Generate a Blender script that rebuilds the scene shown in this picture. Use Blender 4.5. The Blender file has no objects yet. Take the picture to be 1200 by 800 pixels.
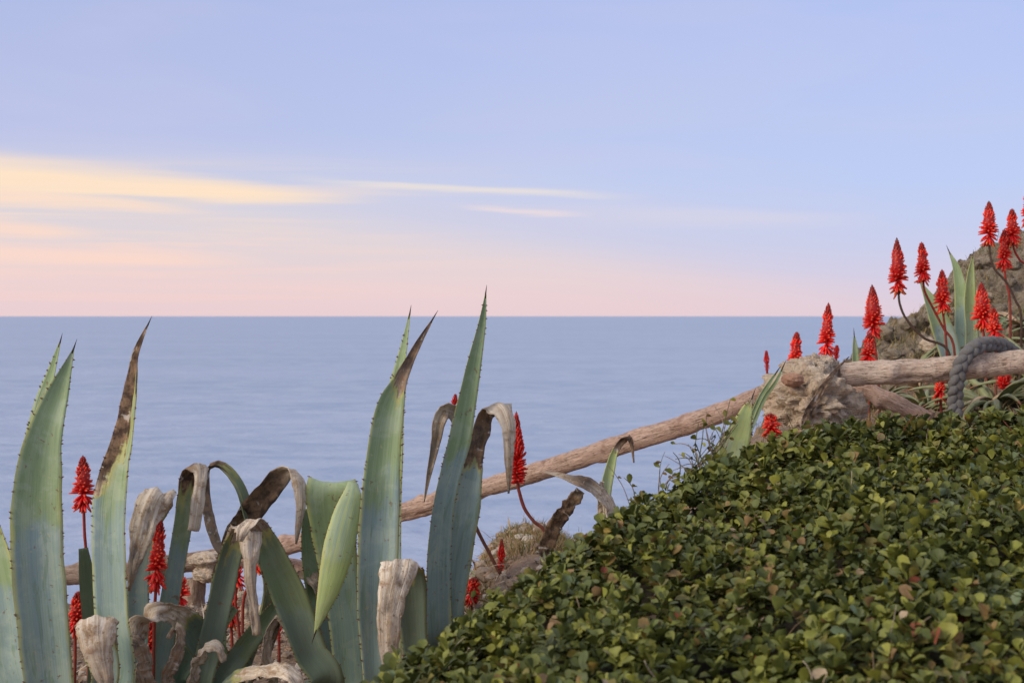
import bpy, math, random
import numpy as np
from mathutils import Vector, Matrix, noise
from mathutils.bvhtree import BVHTree

random.seed(7)
rng = np.random.default_rng(11)
scene = bpy.context.scene
COL = scene.collection
R = math.radians

# ------------------------------------------------------------------ camera
CAMZ = 30.0
F = 1667.0                     # focal length in photo pixels (50 mm on 36 mm, 1200 px)
cam_d = bpy.data.cameras.new('camera')
cam = bpy.data.objects.new('camera', cam_d); COL.objects.link(cam)
cam.location = (0, 0, CAMZ); cam.rotation_euler = (R(90), 0, 0)
cam_d.lens = 50; cam_d.sensor_width = 36; cam_d.shift_y = -30/1200
cam_d.clip_start = 0.05; cam_d.clip_end = 200000
cam_d.dof.use_dof = True; cam_d.dof.focus_distance = 4.2; cam_d.dof.aperture_fstop = 7.1
scene.camera = cam

def P(px, py, Y):
    return Vector(((px-600)/F*Y, Y, CAMZ-(py-370)/F*Y))

# ------------------------------------------------------------------ colour + node helpers
def lin(c):
    c = c/255
    return c/12.92 if c <= .04045 else ((c+.055)/1.055)**2.4
def S(r, g, b, k=1.0):
    return (lin(r)*k, lin(g)*k, lin(b)*k, 1)

class NT:
    def __init__(s, tree):
        s.t = tree; s.n = tree.nodes; s.l = tree.links
    def node(s, typ, **kw):
        n = s.n.new(typ)
        for k, v in kw.items(): setattr(n, k, v)
        return n
    def put(s, sock, v):
        if hasattr(v, 'is_linked') or hasattr(v, 'links'): s.l.new(v, sock)
        elif isinstance(v, (int, float)) and sock.type in ('RGBA',): sock.default_value = (v, v, v, 1)
        else: sock.default_value = v
    def m(s, op, a, b=0.0, c=None, clamp=False):
        n = s.node('ShaderNodeMath', operation=op, use_clamp=clamp)
        s.put(n.inputs[0], a); s.put(n.inputs[1], b)
        if c is not None: s.put(n.inputs[2], c)
        return n.outputs[0]
    def smooth(s, v, lo, hi, a=0.0, b=1.0):
        n = s.node('ShaderNodeMapRange', interpolation_type='SMOOTHSTEP')
        s.put(n.inputs['Value'], v); s.put(n.inputs['From Min'], lo); s.put(n.inputs['From Max'], hi)
        s.put(n.inputs['To Min'], a); s.put(n.inputs['To Max'], b)
        return n.outputs[0]
    def mix(s, f, a, b, blend='MIX'):
        n = s.node('ShaderNodeMix', data_type='RGBA', blend_type=blend)
        s.put(n.inputs[0], f); s.put(n.inputs[6], a); s.put(n.inputs[7], b)
        return n.outputs[2]
    def ramp(s, f, stops, interp='LINEAR'):
        n = s.node('ShaderNodeValToRGB'); cr = n.color_ramp; cr.interpolation = interp
        while len(cr.elements) < len(stops): cr.elements.new(.5)
        for e, (p, c) in zip(cr.elements, stops): e.position = p; e.color = c
        s.put(n.inputs[0], f); return n.outputs[0]
    def xyz(s, x, y, z):
        n = s.node('ShaderNodeCombineXYZ')
        s.put(n.inputs[0], x); s.put(n.inputs[1], y); s.put(n.inputs[2], z); return n.outputs[0]
    def sep(s, v):
        n = s.node('ShaderNodeSeparateXYZ'); s.put(n.inputs[0], v); return n.outputs
    def noise(s, vec, scale, detail=3, rough=.55, dist=0.0):
        n = s.node('ShaderNodeTexNoise')
        s.put(n.inputs['Vector'], vec); s.put(n.inputs['Scale'], scale)
        s.put(n.inputs['Detail'], detail); s.put(n.inputs['Roughness'], rough); s.put(n.inputs['Distortion'], dist)
        return n.outputs[0]
    def vscale(s, vec, sc):
        n = s.node('ShaderNodeMapping'); s.put(n.inputs[0], vec); n.inputs['Scale'].default_value = sc
        return n.outputs[0]
    def attr(s, name, out='Fac'):
        n = s.node('ShaderNodeAttribute', attribute_name=name); return n.outputs[out]
    def bump(s, h, strength, dist, normal=None):
        n = s.node('ShaderNodeBump'); s.put(n.inputs['Height'], h)
        n.inputs['Strength'].default_value = strength; n.inputs['Distance'].default_value = dist
        if normal is not None: s.put(n.inputs['Normal'], normal)
        return n.outputs[0]

def new_mat(name):
    m = bpy.data.materials.new(name); m.use_nodes = True
    nt = NT(m.node_tree); b = m.node_tree.nodes['Principled BSDF']
    return m, nt, b

# ------------------------------------------------------------------ world: dusk sky
SUN_AZ, SUN_EL = R(-122), R(26)          # to the left of the view, low
world = bpy.data.worlds.new('World'); scene.world = world; world.use_nodes = True
w = NT(world.node_tree); w.n.clear()
tc = w.node('ShaderNodeTexCoord')
sx, sy, sz = w.sep(tc.outputs['Generated'])[:3]
el = w.m('ARCSINE', sz)
az = w.m('ARCTAN2', sx, sy)
eln = w.m('MULTIPLY', w.m('MAXIMUM', el, 0.0), 1/1.5708)
def k(e): return e/1.5708
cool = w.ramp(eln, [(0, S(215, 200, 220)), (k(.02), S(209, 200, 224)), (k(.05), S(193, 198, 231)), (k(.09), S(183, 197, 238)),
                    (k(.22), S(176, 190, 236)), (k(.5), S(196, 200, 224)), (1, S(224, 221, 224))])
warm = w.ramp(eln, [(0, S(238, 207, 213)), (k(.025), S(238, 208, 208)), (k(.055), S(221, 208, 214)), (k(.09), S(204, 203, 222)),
                    (k(.125), S(183, 190, 228)), (k(.22), S(173, 184, 226)), (k(.5), S(196, 200, 222)), (1, S(224, 221, 224))])  # both ramps brighten overhead, out of view, to light the foreground
wf = w.smooth(az, .30, -.34)
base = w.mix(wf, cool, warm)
# streaky cloud bands: positions given as azimuth / elevation
nv = w.xyz(w.m('MULTIPLY', az, 6.0), w.m('MULTIPLY', el, 70.0), 0.0)
nz = w.m('SUBTRACT', w.noise(nv, 1.0, 4, .55, .4), .5)
nv2 = w.xyz(w.m('MULTIPLY', az, 7.0), w.m('MULTIPLY', el, 260.0), 3.0)
nz2 = w.m('SUBTRACT', w.noise(nv2, 1.0, 3, .5, .3), .5)
elw = w.m('ADD', el, w.m('ADD', w.m('MULTIPLY', nz, .009), w.m('MULTIPLY', nz2, .0060)))
def pxa(px): return math.atan((px-600)/F)
def pxe(py): return (370-py)/F
def streak(basec, colr, x0, y0, t0, x1, y1, t1, amt, fade0=None):
    a0, a1 = pxa(x0), pxa(x1)
    u = w.m('DIVIDE', w.m('SUBTRACT', az, a0), a1-a0)
    uc = w.m('MAXIMUM', u, -.6)
    cen = w.m('MULTIPLY_ADD', uc, pxe(y1)-pxe(y0), pxe(y0))
    th = w.m('MAXIMUM', w.m('MULTIPLY_ADD', uc, (t1-t0)/F, t0/F), .0004)
    d = w.m('DIVIDE', w.m('ABSOLUTE', w.m('SUBTRACT', elw, cen)), th)
    dens = w.smooth(d, 1.45, .15)
    dens = w.m('MULTIPLY', dens, w.smooth(u, 1.05, .62))
    if fade0 is not None: dens = w.m('MULTIPLY', dens, w.smooth(u, -.05, fade0))
    dens = w.m('MULTIPLY', dens, w.m('MULTIPLY_ADD', nz2, .5, amt), clamp=True)
    return w.mix(dens, basec, colr)
c = base
# faint high veil over the blue, then the warm haze bank under the cloud line
nv3 = w.xyz(w.m('MULTIPLY', az, 3.0), w.m('MULTIPLY', el, 16.0), 9.0)
c = w.mix(w.smooth(w.noise(nv3, 1.0, 4, .55, .6), .42, .70, 0, .28), c, S(200, 198, 226))
line = w.m('MULTIPLY_ADD', w.m('MAXIMUM', az, -.7), -.128, .058)
bank = w.smooth(w.m('SUBTRACT', line, elw), -.006, .022)
bank = w.m('MULTIPLY', bank, w.smooth(az, .36, -.02))
c = w.mix(w.m('MULTIPLY', bank, .85), c, w.mix(w.smooth(el, .075, .005), S(216, 208, 216), S(232, 206, 208)))
nv4 = w.xyz(w.m('MULTIPLY', az, 3.2), w.m('MULTIPLY', el, 120.0), 5.0)
cir = w.smooth(w.noise(nv4, 1.0, 5, .6, .5), .46, .68)
cir = w.m('MULTIPLY', w.m('MULTIPLY', cir, w.smooth(el, .115, .085)), w.smooth(az, .10, -.34))
c = w.mix(w.m('MULTIPLY', cir, .75), c, w.mix(w.smooth(el, .09, .03), S(250, 222, 200), S(248, 210, 200)))
c = streak(c, S(253, 224, 194), -20, 217, 27, 450, 236, 4, .95)
c = streak(c, S(214, 206, 214), 40, 234, 3, 270, 240, 5, .8, .5)
c = streak(c, S(251, 219, 197), -60, 236, 15, 260, 252, 4, .75)
c = streak(c, S(222, 208, 212), 10, 262, 7, 420, 268, 5, .5, .4)
c = streak(c, S(232, 220, 214), 330, 211, 4, 760, 233, 6, .8, .35)
c = streak(c, S(236, 216, 216), 530, 246, 3, 700, 252, 4, .7, .35)
c = streak(c, S(253, 216, 196), -160, 266, 18, 140, 278, 5, .7)
c = streak(c, S(253, 214, 198), -160, 302, 20, 330, 306, 7, .75)
c = streak(c, S(240, 208, 206), -100, 338, 14, 620, 340, 8, .5)
c = streak(c, S(216, 209, 224), 620, 250, 16, 1050, 262, 8, .45, .4)
c = w.mix(w.m('MULTIPLY', w.smooth(el, .035, .0), w.smooth(az, .34, .1, .25, .6)), c, S(232, 205, 211))
sky = w.node('ShaderNodeTexSky', sky_type='NISHITA', sun_disc=False)
sky.sun_elevation = SUN_EL; sky.sun_rotation = SUN_AZ; sky.altitude = 30
nish = w.node('ShaderNodeBackground'); w.put(nish.inputs[0], sky.outputs[0]); nish.inputs[1].default_value = .05 * .25
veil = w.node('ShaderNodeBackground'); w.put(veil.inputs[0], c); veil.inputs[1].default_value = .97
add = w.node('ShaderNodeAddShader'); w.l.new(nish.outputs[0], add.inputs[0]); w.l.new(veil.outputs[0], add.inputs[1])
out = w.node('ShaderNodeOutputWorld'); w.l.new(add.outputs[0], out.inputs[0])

sun_d = bpy.data.lights.new('sun', 'SUN'); sun_d.energy = 2.3; sun_d.angle = R(30); sun_d.color = (1, .87, .70)
sun = bpy.data.objects.new('sun', sun_d); COL.objects.link(sun)
sdir = Vector((math.sin(SUN_AZ)*math.cos(SUN_EL), math.cos(SUN_AZ)*math.cos(SUN_EL), math.sin(SUN_EL)))
sun.rotation_euler = sdir.to_track_quat('Z', 'Y').to_euler(); sun.location = (-5, 3, CAMZ+4)

vs = scene.view_settings
vs.view_transform = 'Standard'; vs.look = 'None'; vs.gamma = 1; vs.exposure = 0; vs.use_curve_mapping = False

# ------------------------------------------------------------------ mesh helpers
def mesh_obj(name, verts, faces, mat, parent=None, smooth=True, attrs=None, col=None):
    me = bpy.data.meshes.new(name)
    if isinstance(verts, np.ndarray): verts = verts.tolist()
    if isinstance(faces, np.ndarray): faces = faces.tolist()
    me.from_pydata(verts, [], faces)
    if smooth: me.polygons.foreach_set('use_smooth', [True]*len(me.polygons))
    for an, vals in (attrs or {}).items():
        a = me.attributes.new(an, 'FLOAT', 'POINT'); a.data.foreach_set('value', np.asarray(vals, dtype=np.float32))
    if col is not None:
        a = me.attributes.new('tint', 'FLOAT_COLOR', 'POINT'); a.data.foreach_set('color', np.asarray(col, dtype=np.float32).ravel())
    me.materials.append(mat); me.update()
    o = bpy.data.objects.new(name, me); COL.objects.link(o)
    if parent is not None: o.parent = parent
    return o
def tag(o, label=None, cat=None, group=None, kind=None):
    if label: o['label'] = label
    if cat: o['category'] = cat
    if group: o['group'] = group
    if kind: o['kind'] = kind
    return o
def empty(name, loc, label, cat, group=None):
    o = bpy.data.objects.new(name, None); COL.objects.link(o); o.location = loc; o.empty_display_size = .05
    return tag(o, label, cat, group)
def catmull(pts, n):
    """pts: list of equal-length tuples; returns n samples, spread by arc length of the first three numbers"""
    p = np.array(pts, float); m = len(p)
    ext = np.vstack([2*p[0]-p[1], p, 2*p[-1]-p[-2]])
    seg = np.linalg.norm(np.diff(p[:, :3], axis=0), axis=1)+1e-9
    cum = np.concatenate([[0], np.cumsum(seg)]); res = []
    for d in np.linspace(0, cum[-1], n):
        i = min(max(np.searchsorted(cum, d)-1, 0), m-2); t = (d-cum[i])/seg[i]
        a, b, cc, dd = ext[i], ext[i+1], ext[i+2], ext[i+3]
        q = .5*((2*b)+(-a+cc)*t+(2*a-5*b+4*cc-dd)*t*t+(-a+3*b-3*cc+dd)*t**3)
        lo, hi = np.minimum(b, cc)[3:], np.maximum(b, cc)[3:]
        q[3:] = np.clip(q[3:], lo, hi); res.append(q)
    return np.array(res)
def tube_data(path, radii, sides=8, jitter=0.0, seed=0):
    """path (n,3), radii (n): verts, faces of a capped tube"""
    path = np.asarray(path, float); n = len(path)
    T = np.gradient(path, axis=0); T /= np.linalg.norm(T, axis=1)[:, None]+1e-12
    ref = np.array([0, 0, 1.]) if abs(T[0][2]) < .8 else np.array([0, 1., 0])
    V = []
    A = np.cross(T[0], ref); A /= np.linalg.norm(A)
    for i in range(n):
        A = A-T[i]*A.dot(T[i]); A /= np.linalg.norm(A); B = np.cross(T[i], A)
        for s in range(sides):
            an = 2*math.pi*s/sides
            dvec = A*math.cos(an)+B*math.sin(an); r = radii[i]
            if jitter:
                q = Vector((path[i]+dvec*r)*1.0)
                r *= 1+jitter*noise.noise(Vector((math.cos(an)*1.3+seed, math.sin(an)*1.3, i*.22)))+jitter*.5*noise.noise(q*40)
            V.append(path[i]+dvec*r)
    Fc = []
    for i in range(n-1):
        for s in range(sides):
            a = i*sides+s; b = i*sides+(s+1) % sides
            Fc.append((a, b, b+sides, a+sides))
    Fc.append(tuple(range(sides-1, -1, -1))); Fc.append(tuple((n-1)*sides+s for s in range(sides)))
    return np.array(V), Fc
class Acc:
    def __init__(s): s.v = []; s.f = []; s.c = []; s.n = 0; s.a = []
    def add(s, v, f, col=None, a=None):
        v = np.asarray(v); s.v.append(v)
        s.f += [tuple(i+s.n for i in q) for q in f]; s.n += len(v)
        if col is not None: s.c.append(np.tile(col, (len(v), 1)))
        if a is not None: s.a.append(np.asarray(a))
    def verts(s): return np.vstack(s.v)

# ------------------------------------------------------------------ materials
def mat_sea():
    m, t, b = new_mat('sea_water')
    g = t.node('ShaderNodeNewGeometry').outputs['Position']
    big = t.noise(t.vscale(g, (.0022, .009, 1)), 1, 4, .6)
    mid = t.noise(t.vscale(g, (.055, .085, 1)), 1, 5, .6, .4)
    sm = t.noise(t.vscale(g, (.24, .42, 1)), 1, 4, .6, .5)
    f1 = t.smooth(mid, .38, .64)
    col = t.mix(f1, S(146, 163, 189), S(166, 180, 201))
    col = t.mix(t.m('MULTIPLY', t.smooth(big, .35, .7), .5), col, S(174, 186, 208))
    col = t.mix(t.smooth(sm, .56, .74, 0, .4), col, S(106, 122, 158))
    fo = t.noise(t.vscale(g, (.05, .25, 1)), 1, 5, .65, .3)
    b.inputs['Base Color'].default_value = (.1, .2, .4, 1); t.put(b.inputs['Base Color'], t.mix(t.smooth(fo, .70, .78, 0, .5), col, S(205, 212, 226)))
    h = t.m('ADD', t.m('MULTIPLY', mid, 1.1), t.m('MULTIPLY', sm, .45))
    t.put(b.inputs['Normal'], t.bump(h, .8, 1.6))
    b.inputs['Roughness'].default_value = .42; b.inputs['IOR'].default_value = 1.33
    b.inputs['Specular IOR Level'].default_value = .18
    return m
def mat_ground():
    m, t, b = new_mat('coast_soil')
    g = t.node('ShaderNodeNewGeometry').outputs['Position']
    n1 = t.noise(g, 3, 5, .6); n2 = t.noise(g, 28, 5, .65); n3 = t.noise(g, 120, 3, .6)
    col = t.mix(n1, S(126, 102, 82), S(168, 142, 116))
    col = t.mix(t.smooth(n2, .42, .66), col, S(108, 88, 74))
    col = t.mix(t.smooth(n3, .55, .72), col, S(190, 172, 150))
    t.put(b.inputs['Base Color'], col); b.inputs['Roughness'].default_value = .95
    t.put(b.inputs['Normal'], t.bump(t.m('ADD', n2, t.m('MULTIPLY', n3, .5)), .9, .02))
    return m
def mat_rock(name, c1, c2, c3, sc=1.0):
    m, t, b = new_mat(name)
    g = t.node('ShaderNodeNewGeometry').outputs['Position']
    n1 = t.noise(g, 7*sc, 6, .65, .4); n2 = t.noise(g, 34*sc, 5, .7); n3 = t.noise(g, 130*sc, 3, .6)
    st = t.noise(t.vscale(g, (9*sc, 9*sc, 46*sc)), 1, 5, .65, 1.2); pit = t.noise(g, 75*sc, 4, .75)
    col = t.mix(t.smooth(n1, .35, .65), c1, c2)
    col = t.mix(t.smooth(n2, .5, .7), col, c3)
    col = t.mix(t.smooth(n3, .58, .72, 0, .6), col, S(205, 190, 165))
    crack = t.smooth(st, .36, .46)
    col = t.mix(t.m('MULTIPLY_ADD', crack, .5, .5), S(120, 98, 80), col)
    col = t.mix(t.smooth(pit, .56, .68, 0, .5), col, S(128, 106, 88))
    t.put(b.inputs['Base Color'], col); b.inputs['Roughness'].default_value = .95
    h = t.m('ADD', t.m('ADD', t.m('MULTIPLY', n1, 1.0), t.m('MULTIPLY', st, .8)), t.m('ADD', t.m('MULTIPLY', n2, .8), t.m('MULTIPLY', pit, -.7)))
    t.put(b.inputs['Normal'], t.bump(h, 1.0, .035))
    return m
def mat_wood(name, ca, cb, cc):
    m, t, b = new_mat(name)
    u = t.attr('along'); a = t.attr('around'); sd = t.attr('seed')
    v = t.xyz(t.m('MULTIPLY', u, 2.6), t.m('MULTIPLY', a, 9.0), sd)
    v2 = t.xyz(t.m('MULTIPLY', u, 9.0), t.m('MULTIPLY', a, 26.0), sd)
    g = t.node('ShaderNodeNewGeometry').outputs['Position']
    n1 = t.noise(v, 1, 5, .6, .6); n2 = t.noise(v2, 1, 5, .65, .3); n3 = t.noise(g, 22, 4, .6)
    col = t.mix(t.smooth(n1, .35, .66), ca, cb)
    col = t.mix(t.smooth(n3, .50, .70, 0, .8), col, cc)
    col = t.mix(t.smooth(n2, .53, .66, 0, .75), col, S(108, 82, 68))
    fl = t.noise(g, 60, 4, .7); col = t.mix(t.smooth(fl, .52, .66, 0, .45), col, S(136, 106, 88))
    t.put(b.inputs['Base Color'], col); b.inputs['Roughness'].default_value = .85
    t.put(b.inputs['Normal'], t.bump(t.m('ADD', t.m('MULTIPLY', n2, -1.0), n1), .95, .014))
    return m
def mat_agave():
    m, t, b = new_mat('agave_leaf')
    lt = t.attr('lt'); lu = t.attr('lu'); dry = t.attr('dry'); dark = t.attr('dark'); sd = t.attr('seed'); yel = t.attr('yel'); deep = t.attr('deep')
    g = t.node('ShaderNodeNewGeometry').outputs['Position']
    st = t.noise(t.xyz(t.m('MULTIPLY', lu, 5.0), t.m('MULTIPLY', lt, 1.4), sd), 1, 4, .6)
    st2 = t.noise(t.xyz(t.m('MULTIPLY', lu, 18.0), t.m('MULTIPLY', lt, 5.0), sd), 1, 3, .6)
    bl = t.noise(t.xyz(t.m('MULTIPLY', lu, .8), t.m('MULTIPLY', lt, 6.0), sd), 1, 2, .5)
    # glaucous bloom below, green above, with a printed edge between
    ed = t.m('ADD', lt, t.m('MULTIPLY', t.m('SUBTRACT', st, .5), .05))
    low = t.smooth(t.m('ADD', ed, t.m('MULTIPLY', t.m('SUBTRACT', bl, .5), .30)), .60, .53)
    col = t.mix(low, S(136, 158, 114), S(136, 159, 157))
    col = t.mix(t.smooth(st, .40, .68, 0, .30), col, S(172, 188, 150))
    mo = t.noise(g, 11, 5, .65, .6); col = t.mix(t.smooth(mo, .46, .62, 0, .28), col, S(190, 200, 182))
    rub = t.noise(t.xyz(t.m('MULTIPLY', lu, 2.2), t.m('MULTIPLY', lt, 7.0), t.m('ADD', sd, 7.0)), 1, 5, .65, .5)
    col = t.mix(t.smooth(rub, .56, .64, 0, .38), col, S(106, 132, 92))
    scr = t.noise(t.xyz(t.m('MULTIPLY', lu, 3.0), t.m('MULTIPLY', lt, 40.0), sd), 1, 3, .6, .4)
    col = t.mix(t.smooth(scr, .66, .72, 0, .5), col, S(196, 186, 140))
    col = t.mix(t.smooth(st2, .52, .72, 0, .2), col, S(112, 130, 110))
    col = t.mix(t.m('MULTIPLY', yel, t.smooth(st, .3, .6, .5, 1)), col, S(190, 200, 112))
    au = t.m('ABSOLUTE', lu)
    col = t.mix(t.m('MULTIPLY', t.smooth(t.m('ADD', au, t.m('MULTIPLY', t.m('SUBTRACT', bl, .5), .5)), .80, 1.0), .6), col, S(190, 190, 110))
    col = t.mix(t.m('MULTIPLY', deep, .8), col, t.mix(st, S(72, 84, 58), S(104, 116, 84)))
    sc = t.noise(g, 42, 4, .65, .5)
    col = t.mix(t.smooth(sc, .63, .69, 0, .75), col, S(120, 92, 66))
    # dead tissue
    crk = t.noise(t.xyz(t.m('MULTIPLY', lu, 6.0), t.m('MULTIPLY', lt, 4.0), sd), 1, 5, .65, .8)
    dn = t.noise(g, 30, 5, .65)
    pale = t.mix(t.smooth(crk, .36, .62), S(188, 168, 142), S(226, 214, 196))
    pale = t.mix(t.smooth(dn, .50, .66, 0, .75), pale, S(150, 120, 88)); sp = t.noise(g, 85, 4, .7); pale = t.mix(t.smooth(sp, .58, .68, 0, .7), pale, S(104, 80, 60))
    brown = t.mix(t.smooth(dn, .36, .66), S(70, 54, 44), S(150, 122, 94))
    brown = t.mix(t.smooth(crk, .60, .76, 0, .7), brown, S(196, 172, 142))
    bnd = t.noise(t.xyz(t.m('MULTIPLY', lu, .7), t.m('MULTIPLY', lt, 34.0), t.m('ADD', sd, 3.0)), 1, 3, .6, .4)
    brown = t.mix(t.smooth(bnd, .60, .66, 0, .75), brown, S(206, 196, 182))
    dcol = t.mix(dark, pale, brown)
    df = t.m('ADD', dry, t.m('MULTIPLY', t.m('SUBTRACT', t.noise(g, 16, 4, .6), .5), .8))
    df = t.m('ADD', df, t.m('MULTIPLY', t.m('SUBTRACT', t.noise(t.xyz(t.m('MULTIPLY', lu, 1.3), 0.0, sd), 1.4, 2, .5), .5), .9))
    df = t.m('MULTIPLY', df, t.smooth(dry, .0, .1))
    df = t.m('MAXIMUM', df, t.smooth(dry, .8, .95))
    col = t.mix(t.m('MULTIPLY', t.smooth(df, .18, .42), .7), col, S(178, 172, 96))
    dfac = t.smooth(df, .40, .56)
    col = t.mix(dfac, col, dcol)
    t.put(b.inputs['Base Color'], col)
    t.put(b.inputs['Roughness'], t.mix(dfac, .5, .9))
    b.inputs['Specular IOR Level'].default_value = .35
    hh = t.m('ADD', t.m('MULTIPLY', st2, .25), t.m('MULTIPLY', dfac, t.m('ADD', t.m('MULTIPLY', crk, .6), t.m('MULTIPLY', dn, 1.3))))
    t.put(b.inputs['Normal'], t.bump(hh, .8, .006))
    return m
def mat_tint(name, rough=.5, spec=.4, var=.25, sc=60, sub=False):
    m, t, b = new_mat(name)
    c = t.attr('tint', 'Color'); g = t.node('ShaderNodeNewGeometry').outputs['Position']
    n = t.noise(g, sc, 3, .6)
    dk = t.mix(1.0, c, (1-var, 1-var, 1-var, 1), 'MULTIPLY')
    t.put(b.inputs['Base Color'], t.mix(t.smooth(n, .3, .7), dk, c))
    b.inputs['Roughness'].default_value = rough; b.inputs['Specular IOR Level'].default_value = spec
    return m
def mat_rope():
    m, t, b = new_mat('grey_rope')
    g = t.node('ShaderNodeNewGeometry').outputs['Position']
    u = t.attr('along'); a = t.attr('around')
    f = t.noise(t.xyz(t.m('MULTIPLY', u, 40), t.m('MULTIPLY', t.m('ADD', a, t.m('MULTIPLY', u, 9.0)), 14.0), 0), 1, 3, .6)
    n = t.noise(g, 40, 3, .6)
    col = t.mix(n, S(94, 92, 92), S(136, 134, 132)); col = t.mix(t.smooth(f, .5, .7, 0, .6), col, S(88, 84, 82))
    t.put(b.inputs['Base Color'], col); b.inputs['Roughness'].default_value = .95
    t.put(b.inputs['Normal'], t.bump(f, .8, .005))
    return m
SEA, SOIL = mat_sea(), mat_ground()
ROCK = mat_rock('tan_rock', S(234, 208, 178), S(248, 230, 206), S(208, 178, 148))
BOULD = mat_rock('hill_rock', S(156, 142, 122), S(190, 176, 154), S(122, 108, 92), 1.1)
REDST = mat_rock('reddish_stone', S(222, 168, 138), S(234, 184, 152), S(200, 146, 118), 1.5)
WOOD = mat_wood('weathered_wood', S(198, 164, 144), S(220, 190, 170), S(168, 132, 112))
WOODP = mat_wood('pale_wood', S(216, 190, 168), S(234, 212, 190), S(194, 162, 138))
WOODG = mat_wood('grey_wood', S(160, 134, 116), S(190, 168, 148), S(132, 108, 92))
AGAVE = mat_agave()
LEAFM = mat_tint('shrub_leaf', .5, .28, .3, 90)
PETAL = mat_tint('aloe_petal', .45, .35, .3, 120)
STEMM = mat_tint('plant_stem', .7, .3, .35, 80)
ALOEM = mat_tint('aloe_leaf', .5, .35, .3, 40)
PEBM = mat_tint('pebble_stone', .9, .2, .35, 90)
THORN = mat_tint('thorn', .6, .3, .2, 100)
ROPE = mat_rope()

# ------------------------------------------------------------------ terrain and sea
KX = [-30, -3, -.7, -.32, -.18, -.09, 0, .09, .22, .4, .6, .9, 1.2, 1.6, 2.0, 3, 6, 30]
KZ = [-1.3, -1.2, -1.2, -1.13, -1.03, -.88, -.775, -.745, -.79, -.80, -.70, -.50, -.43, -.39, -.33, -.12, .5, 2.0]
EX = [-30, -.8, -.2, .1, .7, 1.1, 1.6, 2.4, 6, 30]
EY = [6.6, 6.1, 5.7, 5.25, 5.3, 6.2, 8.2, 10, 11, 12]
def terrain(x, y):
    z = float(np.interp(x, KX, KZ))
    ye = float(np.interp(x, EX, EY))
    slope = float(np.interp(x, [-1, -.2, .5], [.06, .12, .30]))
    if y < 4.5: z -= slope*min(4.5-y, 3.2)
    if y > ye:
        d = y-ye; z -= d*1.15 + min(d, 3)*.25
    elif y > ye-.5: z += -.06*((y-ye+.5)/.5)**2
    if y < ye+.5:
        z += .035*noise.noise(Vector((x*3.1, y*3.1, 1.7)))+.014*noise.noise(Vector((x*11, y*11, 4.2)))
    else:
        z += .5*noise.noise(Vector((x*.7, y*.7, 1.7)))*min(1, (y-ye-.5)*.5)
    return max(z, -CAMZ-3)
xs = np.concatenate([np.linspace(-60, -7, 24), np.linspace(-6.6, -2.6, 28), np.arange(-2.5, 3.0, .05), np.linspace(3.1, 7, 28), np.linspace(7.5, 60, 24)])
ys = np.concatenate([np.linspace(-12, 0, 20), np.arange(.2, 3.4, .16), np.arange(3.5, 7.2, .05), np.linspace(7.4, 12, 24), np.linspace(12.6, 50, 34)])
TV = [(x, y, CAMZ+terrain(x, y)) for y in ys for x in xs]
nx = len(xs)
TF = [(j*nx+i, j*nx+i+1, (j+1)*nx+i+1, (j+1)*nx+i) for j in range(len(ys)-1) for i in range(nx-1)]
tag(mesh_obj('ground', TV, TF, SOIL), kind='structure')
def gz(x, y): return CAMZ+terrain(x, y)

sv = []; sf = []
rr = [0, 20, 60, 200, 600, 2000, 8000, 30000, 90000]; ns = 64
for r_ in rr[1:]:
    for i in range(ns): sv.append((r_*math.cos(2*math.pi*i/ns), r_*math.sin(2*math.pi*i/ns), 0))
sv.append((0, 0, 0)); ctr = len(sv)-1
for i in range(ns): sf.append((ctr, i, (i+1) % ns))
for j in range(len(rr)-2):
    for i in range(ns): a = j*ns+i; b_ = j*ns+(i+1) % ns; sf.append((a, a+ns, b_+ns, b_))
tag(mesh_obj('sea', sv, sf, SEA, smooth=False), kind='structure')

# ------------------------------------------------------------------ rocks
def rock(name, px, py, Y, rx, ry, rz, mat, seed, rough=.28, sub=5, label=None, cat='rock', group=None, sink=0, parent=None):
    import bmesh
    bm = bmesh.new(); bmesh.ops.create_icosphere(bm, subdivisions=sub, radius=1)
    c = P(px, py, Y)
    for v in bm.verts:
        d = v.co.normalized(); q = Vector((d.x*rx, d.y*ry, d.z*rz)); s = max(rx, rz)
        p = d*1.6+Vector((seed*3.1, seed*1.7, seed))
        r = 1+rough*noise.noise(p*1.1)+rough*.8*(noise.voronoi(p*1.3)[0][1]-noise.voronoi(p*1.3)[0][0]-.3)+rough*.5*noise.noise(p*4)+rough*.36*noise.noise(p*9)+rough*.22*noise.noise(p*21)+rough*.12*noise.noise(Vector((p.x*10, p.y*10, p.z*34)))
        v.co = q*r
    me = bpy.data.meshes.new(name); bm.to_mesh(me); bm.free()
    me.polygons.foreach_set('use_smooth', [True]*len(me.polygons)); me.materials.append(mat)
    o = bpy.data.objects.new(name, me); COL.objects.link(o); o.location = c
    if parent: o.parent = parent; o.location = c-parent.location
    if label: tag(o, label, cat, group)
    return o
OX = [985, 1012, 1029, 1045, 1072, 1098, 1120, 1145, 1174, 1200, 1260, 1400, 1700]
OY = [470, 425, 392, 379, 369, 357, 326, 302, 283, 272, 250, 215, 190]
def slope_pt(px, v):
    """v 0..1 from foot to crest, 1..1.6 behind it"""
    c = P(px, float(np.interp(px, OX, OY)), 7.5); fx = c.x*.88; fy = 6.35+.12*math.sin(px*.03)
    fz = CAMZ+terrain(fx, fy)-.06
    if v <= 1: return Vector((fx+(c.x-fx)*v, fy+(c.y-fy)*v, fz+(c.z-fz)*(v**.8)))
    return Vector((c.x, c.y+(v-1)*2.2, c.z-(v-1)**2*2.2))
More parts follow.
